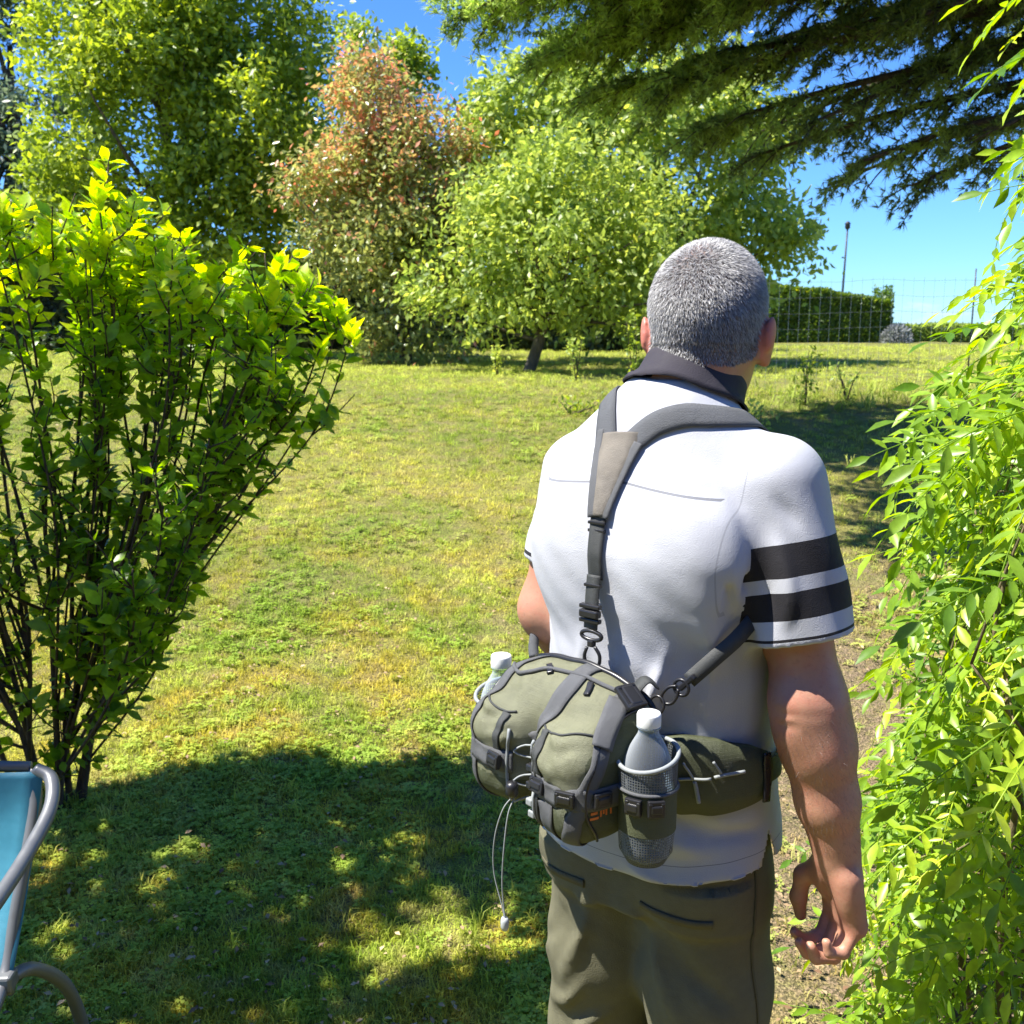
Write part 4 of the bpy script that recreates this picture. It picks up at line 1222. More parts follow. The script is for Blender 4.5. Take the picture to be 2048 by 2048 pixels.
def mtube(pts, r, name, parent, closed=False, n=8, mat=M_BLK):
    mb = MB(); mb.tube(m2p(smooth_path(pts, 24) if not closed else np.asarray(pts)), r, n, closed=closed)
    return add(name, mb.mesh(name, mat), parent)
def ringpts(c, rx, rz, tilt=0.0, n=24):
    a = np.linspace(0, 2 * pi, n, endpoint=False)
    return np.stack([c[0] + rx * np.cos(a), c[1] + tilt * np.sin(a), c[2] + rz * np.sin(a)], 1)
RB = np.stack([m2p((1, 0, 0)) - m2p((0, 0, 0)), m2p((0, 1, 0)) - m2p((0, 0, 0)), m2p((0, 0, 1)) - m2p((0, 0, 0))], 1)
def hard(name, c, half, r, parent):
    o = add(name, bevel_box(name, half, r, M_BLK), parent)
    o.matrix_local = Matrix(np.vstack([np.hstack([RB, m2p(np.array(c)).reshape(3, 1)]), [0, 0, 0, 1]]).tolist()); return o
for z0 in (1.363, 1.352):
    hard('strap_keeper', (-.0125, -.155, z0), (.0135, .0030, .0022), .001, bs)
hard('strap_keeper', (-.008, -.169, 1.278), (.0135, .0035, .0022), .001, bs)
hard('ladder_lock', (-.0065, -.177, 1.250), (.0165, .0045, .0030), .0015, bs); hard('ladder_lock', (-.0065, -.178, 1.240), (.0155, .006, .0055), .0025, bs)
hard('ladder_lock', (-.0065, -.177, 1.230), (.0165, .0045, .0030), .0015, bs)
mtube(ringpts((-.0055, -.175, 1.208), .0165, .0065), .0030, 'swivel_bar', bs, True)
hard('swivel', (-.005, -.175, 1.197), (.005, .005, .005), .002, bs)
mtube([(-.012, -.176, 1.190), (-.016, -.176, 1.176), (-.010, -.176, 1.163), (-.001, -.176, 1.160), (.008, -.176, 1.168), (.009, -.176, 1.182), (.001, -.176, 1.193)], .0026, 'snap_hook', bs)
mtube(ringpts((-.001, -.175, 1.152), .0085, .011, .004), .0020, 'd_ring', bs, True)
free([(-.001, -.174, 1.148), (-.001, -.172, 1.130), (.0, -.165, 1.110)], .018, M_WEBD, 'ring_tab', parent=bs)
# side strap, from under the right arm to the pack
ss = free([(.178, .005, 1.285), (.186, -.052, 1.255), (.180, -.098, 1.226), (.158, -.128, 1.196), (.132, -.146, 1.165)], .021, M_WEBD, 'side_strap', [(1, -.1, .2), (.9, -.5, .2), (.7, -.8, .2), (.5, -1, .2), (.4, -1, .2)])
hard('strap_keeper', (.131, -.149, 1.163), (.015, .005, .004), .002, ss).rotation_euler.rotate_axis('Y', radians(-48))
mtube(ringpts((.124, -.152, 1.155), .011, .011), .0024, 'swivel_bar', ss, True)
mtube([(.118, -.153, 1.156), (.106, -.155, 1.152), (.098, -.158, 1.140), (.101, -.158, 1.130), (.112, -.156, 1.131), (.119, -.154, 1.142), (.120, -.153, 1.152)], .0024, 'snap_hook', ss)
mtube(ringpts((.093, -.162, 1.126), .011, .012, .003), .0020, 'd_ring', ss, True)
free([(.090, -.162, 1.124), (.080, -.166, 1.108), (.072, -.168, 1.090)], .016, M_WEBD, 'ring_tab', parent=ss)
# the same hook on the left, seen between arm and ribs
sl2 = free([(-.165, -.088, 1.085), (-.160, -.105, 1.110), (-.150, -.122, 1.085)], .02, M_WEBD, 'side_strap', (-.5, -1, .3))
mtube([(-.168, -.09, 1.12), (-.176, -.08, 1.14), (-.182, -.06, 1.17), (-.180, -.04, 1.20)], .008, 'snap_hook', sl2, mat=M_PAD)

# water bottles
t = NT('pet_bottle'); t.col((.85, .92, .98)); t.set(Roughness=.04, IOR=1.45)
tb = t.new('ShaderNodeBsdfTransparent'); tb.inputs[0].default_value = (.80, .90, .97, 1)
lw = t.new('ShaderNodeLayerWeight'); lw.inputs['Blend'].default_value = .22
mxp = t.new('ShaderNodeMixShader'); t.link(t.rng(lw.outputs['Facing'], 0, 1, .09, .8), mxp.inputs[0])
t.link(tb.outputs[0], mxp.inputs[1]); t.link(t.b.outputs[0], mxp.inputs[2]); t.link(mxp.outputs[0], t.out.inputs['Surface'])
M_PET = t.m
t = NT('bottle_cap'); t.col((.82, .83, .80)); t.set(Roughness=.45); M_CAP = t.m
def bottle(sx, label):
    root = add('water_bottle', None, loc=(0, 0, 0), cat='bottle', label=label, group='water bottles in the pack pockets')
    c = np.array([sx * .147, .006, -.1145])
    a = PK_ROT
    root.location = (PK_LOC[0] + c[0] * cos(a) - c[1] * sin(a), PK_LOC[1] + c[0] * sin(a) + c[1] * cos(a), PK_LOC[2] + c[2])
    prof = [(0, .003), (.014, .002), (.024, 0), (.030, .006), (.0315, .016), (.0315, .030), (.0300, .034), (.0315, .038), (.0315, .052), (.0300, .056), (.0315, .060), (.0315, .085), (.0300, .089),
            (.0315, .093), (.0318, .118), (.0310, .128), (.0285, .138), (.0235, .150), (.0180, .160), (.0140, .167), (.0128, .172), (.0128, .176), (.0155, .1765), (.0155, .178), (.0128, .1785), (.0125, .184)]
    mb = MB(); mb.lathe(prof, (0, 0, 0), 32); add('bottle_body', mb.mesh('bottle_body', M_PET), root)
    mb = MB()
    n = 48; aa = np.linspace(0, 2 * pi, n, endpoint=False); kn = 1 + .03 * (np.arange(n) % 2)
    rows = [np.stack([r * np.cos(aa) * (kn if kk else 1), r * np.sin(aa) * (kn if kk else 1), np.full(n, z)], 1) for r, z, kk in ((.0146, .1785, 1), (.0150, .180, 1), (.0150, .193, 1), (.0142, .1955, 0), (.010, .1962, 0), (.0001, .1963, 0))]
    i = np.arange(5)[:, None]; j = np.arange(n)[None]; j2 = (j + 1) % n
    mb.put(np.concatenate(rows), np.stack(np.broadcast_arrays(i * n + j, i * n + j2, (i + 1) * n + j2, (i + 1) * n + j), -1).reshape(-1, 4))
    add('cap', mb.mesh('cap', M_CAP), root)
bottle(1, 'clear water bottle with white cap in the nearer net pocket beside the hip belt')
bottle(-1, 'clear water bottle with white cap in the far left pocket, over the grass')

# ------------------------------------------------------------------ foliage tools
T_OVAL = (np.array([[0, 0, 0], [-.20, .28, .05], [.20, .28, .05], [-.23, .56, .05], [.23, .56, .05], [0, .30, 0], [0, .60, -.01], [0, 1.0, -.07]], float),
          [np.array([[1, 5, 6, 3], [5, 2, 4, 6]]), np.array([[0, 5, 1], [0, 2, 5], [3, 6, 7], [6, 4, 7]])])
T_SIMP = (np.array([[0, 0, 0], [.26, .48, .06], [0, 1, -.04], [-.26, .48, .06]], float), [np.array([[0, 1, 2], [0, 2, 3]])])
def unit(v):
    return v / (np.linalg.norm(v, axis=-1, keepdims=True) + 1e-9)
def leaves(tmpl, P, D, N, L, Wd=1.0):
    """instances of a leaf template: position, direction, normal, length > (verts, faces)"""
    T, FS = tmpl
    D = unit(D); N = unit(N - D * (N * D).sum(-1, keepdims=True)); X = np.cross(D, N)
    L = np.broadcast_to(L, (len(P),)); Wd = np.broadcast_to(Wd, (len(P),))
    V = P[:, None] + (X[:, None] * (T[None, :, 0, None] * Wd[:, None, None]) + D[:, None] * T[None, :, 1, None] + N[:, None] * T[None, :, 2, None]) * L[:, None, None]
    off = (np.arange(len(P)) * len(T))
    return V.reshape(-1, 3), [(f[None] + off[:, None, None]).reshape(-1, f.shape[1]) for f in FS]
def foliage(name, tmpl, P, D, N, L, var, mat, parent=None, kind=None, Wd=1.0):
    V, F = leaves(tmpl, P, D, N, L, Wd)
    return add(name, mk_mesh(name, V, F, True, {'var': np.repeat(var, len(tmpl[0]))}, [mat]), parent, kind=kind)
def limbs(name, segs, mat, parent, n=7):
    mb = MB()
    for pts, r in segs:
        mb.tube(pts, r, n)
    return add(name, mb.mesh(name, mat), parent)

BARK = barkmat('grey_bark', (.06, .05, .04), (.16, .13, .10)); BARKD = barkmat('dark_bark', (.035, .026, .018), (.10, .075, .05))

def tree(name, label, base, blobs, n_cl, per, leaf, mat, seed, trunk_r=.10, cat='tree', spread_=.30, up=.35, var_fn=None, group=None, bark=BARK, tmpl=T_SIMP, surf=.5, trunk_top=None, clump=(.22, .22, .13)):
    r = np.random.default_rng(seed); base = np.array(base, float)
    root = add(name, None, loc=base, label=label, cat=cat, group=group)
    B = np.array(blobs, float); vol = B[:, 3] * B[:, 4] * B[:, 5]; k = r.choice(len(B), n_cl, p=vol / vol.sum())
    # boughs first, then leaf clusters along each bough, so that gaps and dark hollows stay between them
    nb = max(10, n_cl // 8); kb = r.choice(len(B), nb, p=(vol ** .8) / (vol ** .8).sum())
    db = unit(r.normal(0, 1, (nb, 3)) + [0, -.25, 0]); rb = .62 + .36 * r.random(nb)
    bo = r.integers(0, nb, n_cl); k = kb[bo]
    jit = r.normal(0, 1, (n_cl, 3)) * np.array(clump)
    C = B[k, :3] + db[bo] * B[k, 3:6] * rb[bo][:, None] + jit - base
    rad = np.linalg.norm((C + base - B[k, :3]) / B[k, 3:6], axis=1)
    shrink = np.where(rad > 1.12, 1.12 / rad, 1); C = (C + base - B[k, :3]) * shrink[:, None] + B[k, :3] - base; rad = np.minimum(rad, 1.12)
    btone = r.normal(0, 1, nb)[bo]
    m = n_cl * per; ci = np.repeat(np.arange(n_cl), per)
    sz = r.uniform(.6, 1.3, n_cl) * spread_
    off = r.normal(0, 1, (m, 3)) * np.array([1, 1, .75]) * sz[ci][:, None]
    P = C[ci] + off
    ctr = B[k, :3][ci] - base
    out = unit(P - ctr)
    N = unit(out * .5 + np.array([0, 0, up]) + r.normal(0, .55, (m, 3)))
    D = unit(r.normal(0, 1, (m, 3)) + out * .6 + np.array([0, 0, -.35]))
    L = leaf * r.uniform(.65, 1.25, m)
    var = np.clip(.5 + (.12 * r.normal(0, 1, n_cl) + .16 * btone)[ci] + .22 * r.normal(0, 1, m), 0, 1)
    if var_fn is not None:
        var = var_fn(P + base, rad[ci], var, r)
    foliage('crown', tmpl, P, D, N, L, var, mat, root)
    top = np.array(trunk_top if trunk_top is not None else B[np.argmax(vol), :3] + [0, 0, B[np.argmax(vol), 5] * .5]) - base
    bend = r.normal(0, .05, 3); path = smooth_path([(0, 0, -.15), top * .33 + bend * [1, 1, 0], top * .66 - bend * [1, 1, 0], top], 14)
    segs = [(path, np.linspace(trunk_r, trunk_r * .3, 14))]
    for q in r.choice(n_cl, min(26, n_cl), replace=False):
        s_ = path[r.integers(3, 13)]; e_ = C[q]
        mid = s_ * .5 + e_ * .5 + np.array([0, 0, -.12]) + r.normal(0, .06, 3)
        segs.append((smooth_path([s_, mid, e_], 8), np.linspace(trunk_r * .38, trunk_r * .06, 8)))
    limbs('trunk', segs, bark, root)
    return root

G_MAPLE = leafmat('maple_leaf', (.085, .155, .022), (.34, .44, .055), (.58, .60, .07), .42, .48)
G_APPLE = leafmat('apple_leaf', (.12, .20, .038), (.40, .50, .11), (.64, .66, .11), .42, .48)
G_BLUE = leafmat('bluegreen_leaf', (.045, .085, .060), (.18, .24, .13), None, .42, .4)
G_PHOT = leafmat('photinia_leaf', (.095, .145, .036), (.38, .42, .13), (.74, .29, .16), .30, .40)
G_HEDGE = leafmat('hedge_leaf', (.050, .105, .018), (.18, .28, .035), (.58, .62, .06), .42, .4)
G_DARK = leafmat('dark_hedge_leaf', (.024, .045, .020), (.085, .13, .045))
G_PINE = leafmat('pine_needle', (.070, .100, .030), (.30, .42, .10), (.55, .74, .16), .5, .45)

hz = lambda x, y: float(H(x, y))
# ------------------------------------------------------------------ trees beyond the lawn
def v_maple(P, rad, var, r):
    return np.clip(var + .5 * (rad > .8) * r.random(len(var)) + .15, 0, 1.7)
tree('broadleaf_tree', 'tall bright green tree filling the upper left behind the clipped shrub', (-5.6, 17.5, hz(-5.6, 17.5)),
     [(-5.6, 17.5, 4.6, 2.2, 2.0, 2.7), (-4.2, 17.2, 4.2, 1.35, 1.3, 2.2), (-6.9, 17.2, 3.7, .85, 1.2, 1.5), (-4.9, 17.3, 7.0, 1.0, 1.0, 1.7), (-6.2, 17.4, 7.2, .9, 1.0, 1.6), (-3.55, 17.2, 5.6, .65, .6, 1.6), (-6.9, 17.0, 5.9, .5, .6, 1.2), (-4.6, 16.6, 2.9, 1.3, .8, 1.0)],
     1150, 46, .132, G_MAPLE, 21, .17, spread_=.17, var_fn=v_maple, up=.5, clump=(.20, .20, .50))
tree('conifer_tree', 'dark blue-green tree at the far left edge of the picture', (-11.0, 24, hz(-11.0, 24)),
     [(-11.0, 24, 5.2, 1.7, 1.6, 4.6), (-12.2, 24, 4.0, 1.4, 1.4, 3.0), (-10.2, 24, 3.4, 1.0, 1.0, 2.2)], 520, 60, .16, G_BLUE, 22, .2, spread_=.28, bark=BARKD)
tree('slender_tree', 'slender green tree whose tips rise above the copper shrub', (-3.2, 22.5, hz(-3.2, 22.5)),
     [(-3.25, 22.5, 5.6, .42, .42, 2.3), (-2.25, 22.5, 5.6, .35, .4, 1.9), (-4.3, 22.5, 6.0, .4, .4, 2.3), (-2.8, 22.5, 3.4, 1.3, .9, 1.5), (-1.4, 22.4, 4.0, .5, .5, 1.5)], 260, 50, .15, G_MAPLE, 23, .10, spread_=.2, trunk_top=(-3.1, 22.5, 6.0))
def v_phot(P, rad, var, r):
    tip = np.clip((P[:, 2] - 2.6) / 2.2, 0, 1) * .95 + .2 * (rad > .9)
    return np.where(r.random(len(var)) < np.clip(tip, .08, .85) * .6, 1 + r.random(len(var)) * 1.0, np.clip(var + .25, 0, 1))
tree('copper_shrub', 'tall shrub with coppery red young leaves, left of the small fruit tree', (-1.55, 15.2, hz(-1.55, 15.2)),
     [(-1.75, 15.2, 2.7, 1.05, 1.0, 1.6), (-2.0, 15.1, 4.2, .55, .6, 1.0), (-2.35, 15.2, 3.2, .75, .8, 1.1), (-1.1, 15.1, 3.6, .55, .6, 1.2), (-1.3, 14.8, 1.9, .8, .8, .9), (-.85, 15.0, 2.7, .45, .6, 1.0), (-1.6, 14.6, 3.0, .8, .6, 1.2), (-2.05, 15.1, 5.0, .22, .3, .55), (-1.15, 15.1, 4.6, .22, .3, .5)],
     760, 48, .098, G_PHOT, 24, .10, 'shrub', .17, var_fn=v_phot, surf=.6, trunk_top=(-1.7, 15.2, 3.8))
def v_apple(P, rad, var, r):
    return np.clip(var + .9 * (r.random(len(var)) < .10) + .1, 0, 1.8)
tree('fruit_tree', 'small fruit tree with short dark trunk and pale green crown on the lawn', (.16, 13.2, hz(.16, 13.2)),
     [(.45, 13.2, 2.45, 1.15, 1.0, .85), (-.45, 13.1, 2.05, .70, .7, .55), (1.45, 13.2, 2.10, .95, .8, .75), (.4, 13.2, 3.1, .8, .7, .6), (-.2, 13.3, 2.8, .6, .6, .6), (1.5, 13.4, 2.9, .6, .6, .55)],
     430, 36, .105, G_APPLE, 25, .085, spread_=.18, clump=(.28, .28, .2), var_fn=v_apple, trunk_top=(.45, 13.2, 2.9))
tree('fruit_tree', 'wide light green fruit tree rising behind the man\'s head', (2.1, 15.4, hz(2.1, 15.4)),
     [(2.1, 15.4, 3.9, 1.7, 1.3, 1.7), (3.3, 15.3, 3.5, .9, .8, 1.1), (.8, 15.2, 3.7, 1.2, 1.0, 1.5), (2.6, 15.2, 2.4, 1.2, .9, .9), (1.35, 14.6, 1.85, .7, .6, .65), (4.0, 15.2, 2.9, .42, .5, .5), (-.2, 15.8, 3.7, .8, .8, 1.1), (.4, 15.6, 4.6, .8, .8, .8)],
     820, 40, .130, G_APPLE, 26, .10, spread_=.19, var_fn=v_apple, clump=(.26, .26, .20))

# ------------------------------------------------------------------ hedges
def hedge(name, label, x0, x1, y0, y1, top_fn, n, leaf, mat, seed, top_lit=.0, lump=.05):
    r = np.random.default_rng(seed)
    base = np.array([(x0 + x1) / 2, (y0 + y1) / 2, 0]); base[2] = hz(*base[:2])
    root = add(name, None, loc=base, label=label, cat='hedge')
    x = r.uniform(x0, x1, n); f = r.random(n)
    zt = top_fn(x) + lump * (vnoise(x + 30, x * .3 + 50, 3.0, seed) - .5) * 2; zb = H(x, (y0 + y1) / 2)
    face = r.choice(3, n, p=[.55, .33, .12])                      # front, top, ends
    y = np.where(face == 0, y0 + np.abs(r.normal(0, .06, n)), r.uniform(y0, y1, n))
    z = np.where(face == 1, zt - np.abs(r.normal(0, .05, n)), zb + (zt - zb) * f)
    e = r.random(n) < .5
    x = np.where(face == 2, np.where(e, x0, x1), x)
    y += lump * (vnoise(x * 1.0 + 10, z + 20, 2.6, seed + 1) - .5) * 2 * (face == 0)
    N = np.stack([np.where(face == 2, np.where(e, -1, 1), 0), np.where(face == 0, -1, 0), np.where(face == 1, 1, 0)], 1).astype(float)
    N = unit(N + r.normal(0, .45, N.shape)); D = unit(r.normal(0, 1, N.shape) + [0, 0, .5])
    var = np.clip(.4 + .3 * r.normal(0, 1, n), 0, 1) + np.where((face == 1) & (r.random(n) < .7), top_lit * r.random(n), 0)  # sunlit look of the top mixed into its leaf colour
    foliage('foliage', T_SIMP, np.stack([x, y, z], 1) - base, D, N, leaf * r.uniform(.7, 1.3, n), var, mat, root)
    # woody core that fills the hedge behind the leaves
    xs = np.linspace(x0 + .08, x1 - .08, 40); tp = top_fn(xs) - .10; bt = H(xs, (y0 + y1) / 2) - .1
    V = np.concatenate([np.stack([xs, np.full(40, yy), zz], 1) for yy, zz in ((y0 + .12, bt), (y0 + .12, tp), (y1 - .12, tp), (y1 - .12, bt))]) - base
    q = np.arange(39); F = np.concatenate([np.stack([q + 40 * k, q + 1 + 40 * k, q + 1 + 40 * ((k + 1) % 4), q + 40 * ((k + 1) % 4)], 1) for k in range(4)] + [np.array([[0, 40, 80, 120], [39, 159, 119, 79]])])
    add('twiggy_core', mk_mesh('twiggy_core', V, [F], False, None, [plain('hedge_core', (.016, .022, .010), .95)]), root)
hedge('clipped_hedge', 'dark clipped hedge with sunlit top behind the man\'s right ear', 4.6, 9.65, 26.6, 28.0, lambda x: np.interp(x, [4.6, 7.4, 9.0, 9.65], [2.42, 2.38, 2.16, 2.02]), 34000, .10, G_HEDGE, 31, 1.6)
hedge('low_hedge', 'low loose hedge along the field edge under the open sky', 9.95, 15.5, 26.9, 27.6, lambda x: np.full_like(x, 1.45), 12000, .09, G_APPLE, 32, .6, .06)
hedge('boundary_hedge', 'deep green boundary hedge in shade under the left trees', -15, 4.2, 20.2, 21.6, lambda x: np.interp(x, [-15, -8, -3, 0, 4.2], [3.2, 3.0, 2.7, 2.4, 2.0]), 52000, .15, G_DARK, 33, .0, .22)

# pale flowering bush at the end of the clipped hedge
r = np.random.default_rng(41); n = 900
bb = add('lavender_bush', None, loc=(9.75, 26.4, hz(9.75, 26.4)), label='small pale lilac bush at the end of the clipped hedge', cat='bush')
d = unit(r.normal(0, 1, (n, 3))); d[:, 2] = np.abs(d[:, 2])
foliage('foliage', T_SIMP, d * np.array([.38, .3, .46]) * r.uniform(.5, 1, n)[:, None], d + r.normal(0, .4, d.shape), unit(r.normal(0, 1, d.shape)), .09, np.clip(r.normal(.6, .4, n), 0, 1),
        leafmat('lavender_leaf', (.10, .12, .09), (.36, .37, .38)), bb)

# slim pole behind the hedge
mb = MB(); mb.tube([(0, 0, -.2), (0, 0, 1.5), (.03, 0, 3.1)], [.034, .030, .024], 10)
pole = add('lamp_post', None, loc=(9.45, 30, hz(9.45, 30)), label='slim dark lamp post standing behind the clipped hedge', cat='lamp post')
M_POLE = plain('dark_metal', (.05, .055, .06), .5, .6)
add('post', mb.mesh('post', M_POLE), pole)
mb = MB(); mb.lathe([(0, 3.08), (.05, 3.10), (.075, 3.14), (.07, 3.22), (.085, 3.25), (.03, 3.31), (0, 3.32)], (.03, 0, 0), 12); add('lamp_head', mb.mesh('lamp_head', M_POLE), pole)

# ------------------------------------------------------------------ wire fence along the top of the bank
fx0, fx1, fy = 1.9, 7.2, 10.2
fence = add('wire_fence', None, loc=(fx0, fy, 0), label='thin galvanised wire mesh fence along the top of the bank', cat='fence')
M_WIRE = plain('galvanised_wire', (.30, .32, .33), .45, .8)
xs = np.arange(fx0, fx1, .10)
def wire_mesh(L):
    mb = MB(); mb.tube([(0, 0, 0), (0, 0, L * .5), (0, 0, L)], .0011, 4); return mb.mesh('wire', M_WIRE, False)
wm = wire_mesh(1.12)
for x in xs:
    o = add('wire', wm, fence); o.location = (x - fx0, 0, hz(x, fy))
for k in range(8):
    z = .04 + .15 * k; xx = np.linspace(fx0, fx1, 30)
    mb = MB(); mb.tube(np.stack([xx - fx0, np.full(30, .004), H(xx, fy) + z + .004 * np.sin(xx * 9 + k)], 1), .0012, 4); add('line_wire', mb.mesh('line_wire', M_WIRE), fence)
for x in np.arange(fx0, fx1 + .1, 2.6):
    mb = MB(); mb.tube([(0, 0, -.2), (0, 0, .6), (0, 0, 1.2)], .007, 8); o = add('post', mb.mesh('post', M_POLE), fence); o.location = (x - fx0, .02, hz(x, fy))

# ------------------------------------------------------------------ seedlings and weeds
def weed(name, label, x, y, h, w, n, leaf, mat, seed, young=0.0, stems=3, cat='plant'):
    r = np.random.default_rng(seed); root = add(name, None, loc=(x, y, hz(x, y)), label=label, cat=cat)
    segs, P, D = [], [], []
    for q in range(stems):
        e = np.array([r.normal(0, w * .6), r.normal(0, w * .4), h * r.uniform(.7, 1)]); pts = smooth_path([(0, 0, -.02), e * .5 + r.normal(0, .02, 3), e], 8)
        segs.append((pts, np.linspace(.008, .003, 8)))
        for _ in range(n // stems):
            P.append(pts[min(7, int(8 * r.random() ** .7))] + r.normal(0, w * .28, 3) * [1, 1, .6]); D.append(r.normal(0, 1, 3) + [0, 0, .4])
    P = np.array(P); P[:, 2] = np.maximum(P[:, 2], .01); D = np.array(D)
    foliage('foliage', T_OVAL, P, D, unit(r.normal(0, .6, P.shape) + [0, -.3, 1]), leaf * r.uniform(.7, 1.2, len(P)), np.clip(r.normal(.6 + young, .3, len(P)), 0, 2), mat, root)
    limbs('stem', segs, BARKD, root, 5)
weed('sapling', 'dark leafy sapling on the bank right of the man\'s ear', 2.72, 9.55, .50, .17, 170, .05, G_MAPLE, 51)
weed('sapling', 'thin bushy sapling close beside the wire fence, right of the dark one', 3.15, 9.7, .40, .20, 110, .045, G_APPLE, 52)
weed('seedling', 'yellow-green seedling left of the small fruit tree\'s trunk', -.18, 12.3, .36, .12, 110, .06, G_APPLE, 53, .7)
weed('seedling', 'upright pale seedling right of the small fruit tree\'s trunk', .72, 11.6, .52, .10, 130, .06, G_APPLE, 54, .4)
weed('weed_clump', 'low dark weed clump on the lawn left of the man\'s shoulder', .52, 9.1, .12, .26, 150, .05, G_MAPLE, 55, 0, 6)
weed('weed_clump', 'weedy clump on the bank behind the man\'s right shoulder', 2.0, 8.6, .18, .30, 170, .05, G_APPLE, 56, .1, 6)
weed('seedling', 'leafy sucker shoot just left of the man\'s left ear', 1.28, 11.0, .75, .12, 150, .06, G_MAPLE, 57, .1)

# ------------------------------------------------------------------ pine bough overhead, trunk out of frame to the right
def pine():
    r = np.random.default_rng(61)
    bx, by = 5.6, 8.0; base = np.array([bx, by, hz(bx, by)])
    root = add('pine_tree', None, loc=base, label='large pine tree whose drooping boughs hang in from the upper right', cat='tree')
    segs = [(smooth_path([(0, 0, -.2), (.05, 0, 2.5), (-.05, .1, 6), (.05, 0, 10)], 16), np.linspace(.24, .08, 16))]
    ends = [((-.55, 8.2, 4.15), 4.9), ((.1, 7.0, 4.45), 5.2), ((1.0, 9.2, 3.55), 4.2), ((2.1, 7.8, 3.0), 3.8), ((2.7, 8.8, 2.75), 3.3), ((3.3, 7.2, 2.9), 3.5), ((.9, 5.9, 3.75), 4.7),
            ((1.7, 8.4, 4.6), 5.6), ((.5, 9.2, 4.9), 5.9), ((2.9, 9.6, 3.4), 4.4), ((2.4, 6.2, 3.75), 4.6), ((-.2, 8.8, 5.0), 6.2), ((3.6, 8.6, 4.4), 5.0), ((1.4, 7.4, 3.7), 4.4), ((3.4, 6.3, 3.6), 4.1), ((1.6, 5.4, 3.6), 4.9), ((2.0, 9.2, 3.15), 3.9), ((.6, 8.0, 3.85), 4.5), ((-.3, 7.6, 4.7), 5.4), ((1.2, 8.6, 4.1), 4.9), ((2.4, 7.2, 3.5), 4.0), ((.2, 8.6, 3.75), 4.6), ((3.0, 8.0, 3.4), 3.7), ((2.6, 9.2, 4.3), 4.9), ((1.8, 7.0, 4.1), 4.8), ((3.9, 7.6, 3.1), 3.6), ((.9, 7.4, 4.7), 5.5), ((-.45, 8.1, 3.85), 4.5), ((.1, 8.3, 3.55), 4.2), ((.55, 8.6, 3.35), 4.0), ((1.0, 8.1, 3.3), 3.9), ((-.2, 7.4, 4.0), 4.8), ((.3, 7.8, 4.2), 4.9), ((1.4, 8.2, 3.05), 3.6), ((1.9, 8.6, 2.9), 3.4), ((2.5, 8.0, 2.75), 3.2), ((3.1, 8.3, 2.65), 3.1), ((.7, 7.2, 4.0), 4.7), ((1.5, 7.6, 4.4), 5.0), ((.1, 5.9, 3.85), 4.9), ((.45, 6.4, 3.95), 5.0), ((.6, 5.5, 3.75), 4.8), ((.25, 6.1, 4.3), 5.4), ((.9, 6.6, 4.1), 5.1), ((.0, 5.5, 3.8), 4.9), ((.35, 5.3, 3.75), 4.8), ((.2, 6.5, 4.2), 5.2), ((.5, 5.9, 4.0), 5.0)]
    P, D, C = [], [], []
    for e, zs in ends:
        s = np.array([0, 0, zs - base[2]]); e = np.array(e) - base
        pts = smooth_path([s, s * .62 + e * .38 + [0, 0, .22], s * .28 + e * .72 + [0, 0, .16], e], 26); segs.append((pts, np.linspace(.055, .010, 26)))
        T = np.gradient(pts, axis=0); L = np.linalg.norm(e - s)
        for k in range(int(L * 34)):
            u = r.uniform(.22, 1.0); i = min(25, int(u * 25)); p0 = pts[i]; t = unit(T[i])
            sd = unit(np.cross(t, [0, 0, 1])) * r.choice([-1, 1])
            if p0[0] + base[0] > 1.9 and r.random() < .66:
                continue
            ln = r.uniform(.22, .72) * (1.15 - .55 * u)
            d = unit(sd * r.uniform(.4, 1) + t * r.uniform(.5, 1.0) + np.array([0, 0, r.uniform(-.65, .15)]))
            p1 = p0 + d * ln + np.array([0, 0, -.12 * ln]); br = smooth_path([p0, p0 + d * ln * .5, p1], 7)
            segs.append((br, np.linspace(.009, .003, 7)))
            c = r.normal(0, 1)
            for q in range(int(ln * 60)):
                f = r.random() ** .75; a = br[min(6, int(f * 6.99))]
                P.append(a + r.normal(0, .022, 3)); D.append(unit(br[-1] - br[0]) * .8 + r.normal(0, .75, 3) + [0, 0, -.1]); C.append(c)
    P, D, C = np.array(P), unit(np.array(D)), np.array(C); n = len(P)
    # each sprig: seven needles
    m = 7; NP = np.repeat(P, m, 0); ND = unit(np.repeat(D, m, 0) + r.normal(0, .42, (n * m, 3))); L = r.uniform(.05, .10, n * m)
    S = unit(np.cross(ND, r.normal(0, 1, (n * m, 3)))) * .0058
    V = np.stack([NP - S, NP + S, NP + ND * L[:, None]], 1).reshape(-1, 3); F = np.arange(n * m * 3).reshape(-1, 3)
    var = np.clip(.45 + .3 * np.repeat(C, m) + .25 * r.normal(0, 1, n * m), 0, 1) + np.clip((2.2 - (NP[:, 0] + base[0])) / 1.6, 0, 1) * 1.1 * r.random(n * m)  # needles tinted lighter on the left, standing in for sun on that side
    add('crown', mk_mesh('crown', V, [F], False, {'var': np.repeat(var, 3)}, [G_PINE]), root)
    limbs('trunk', segs, BARKD, root, 6)
pine()

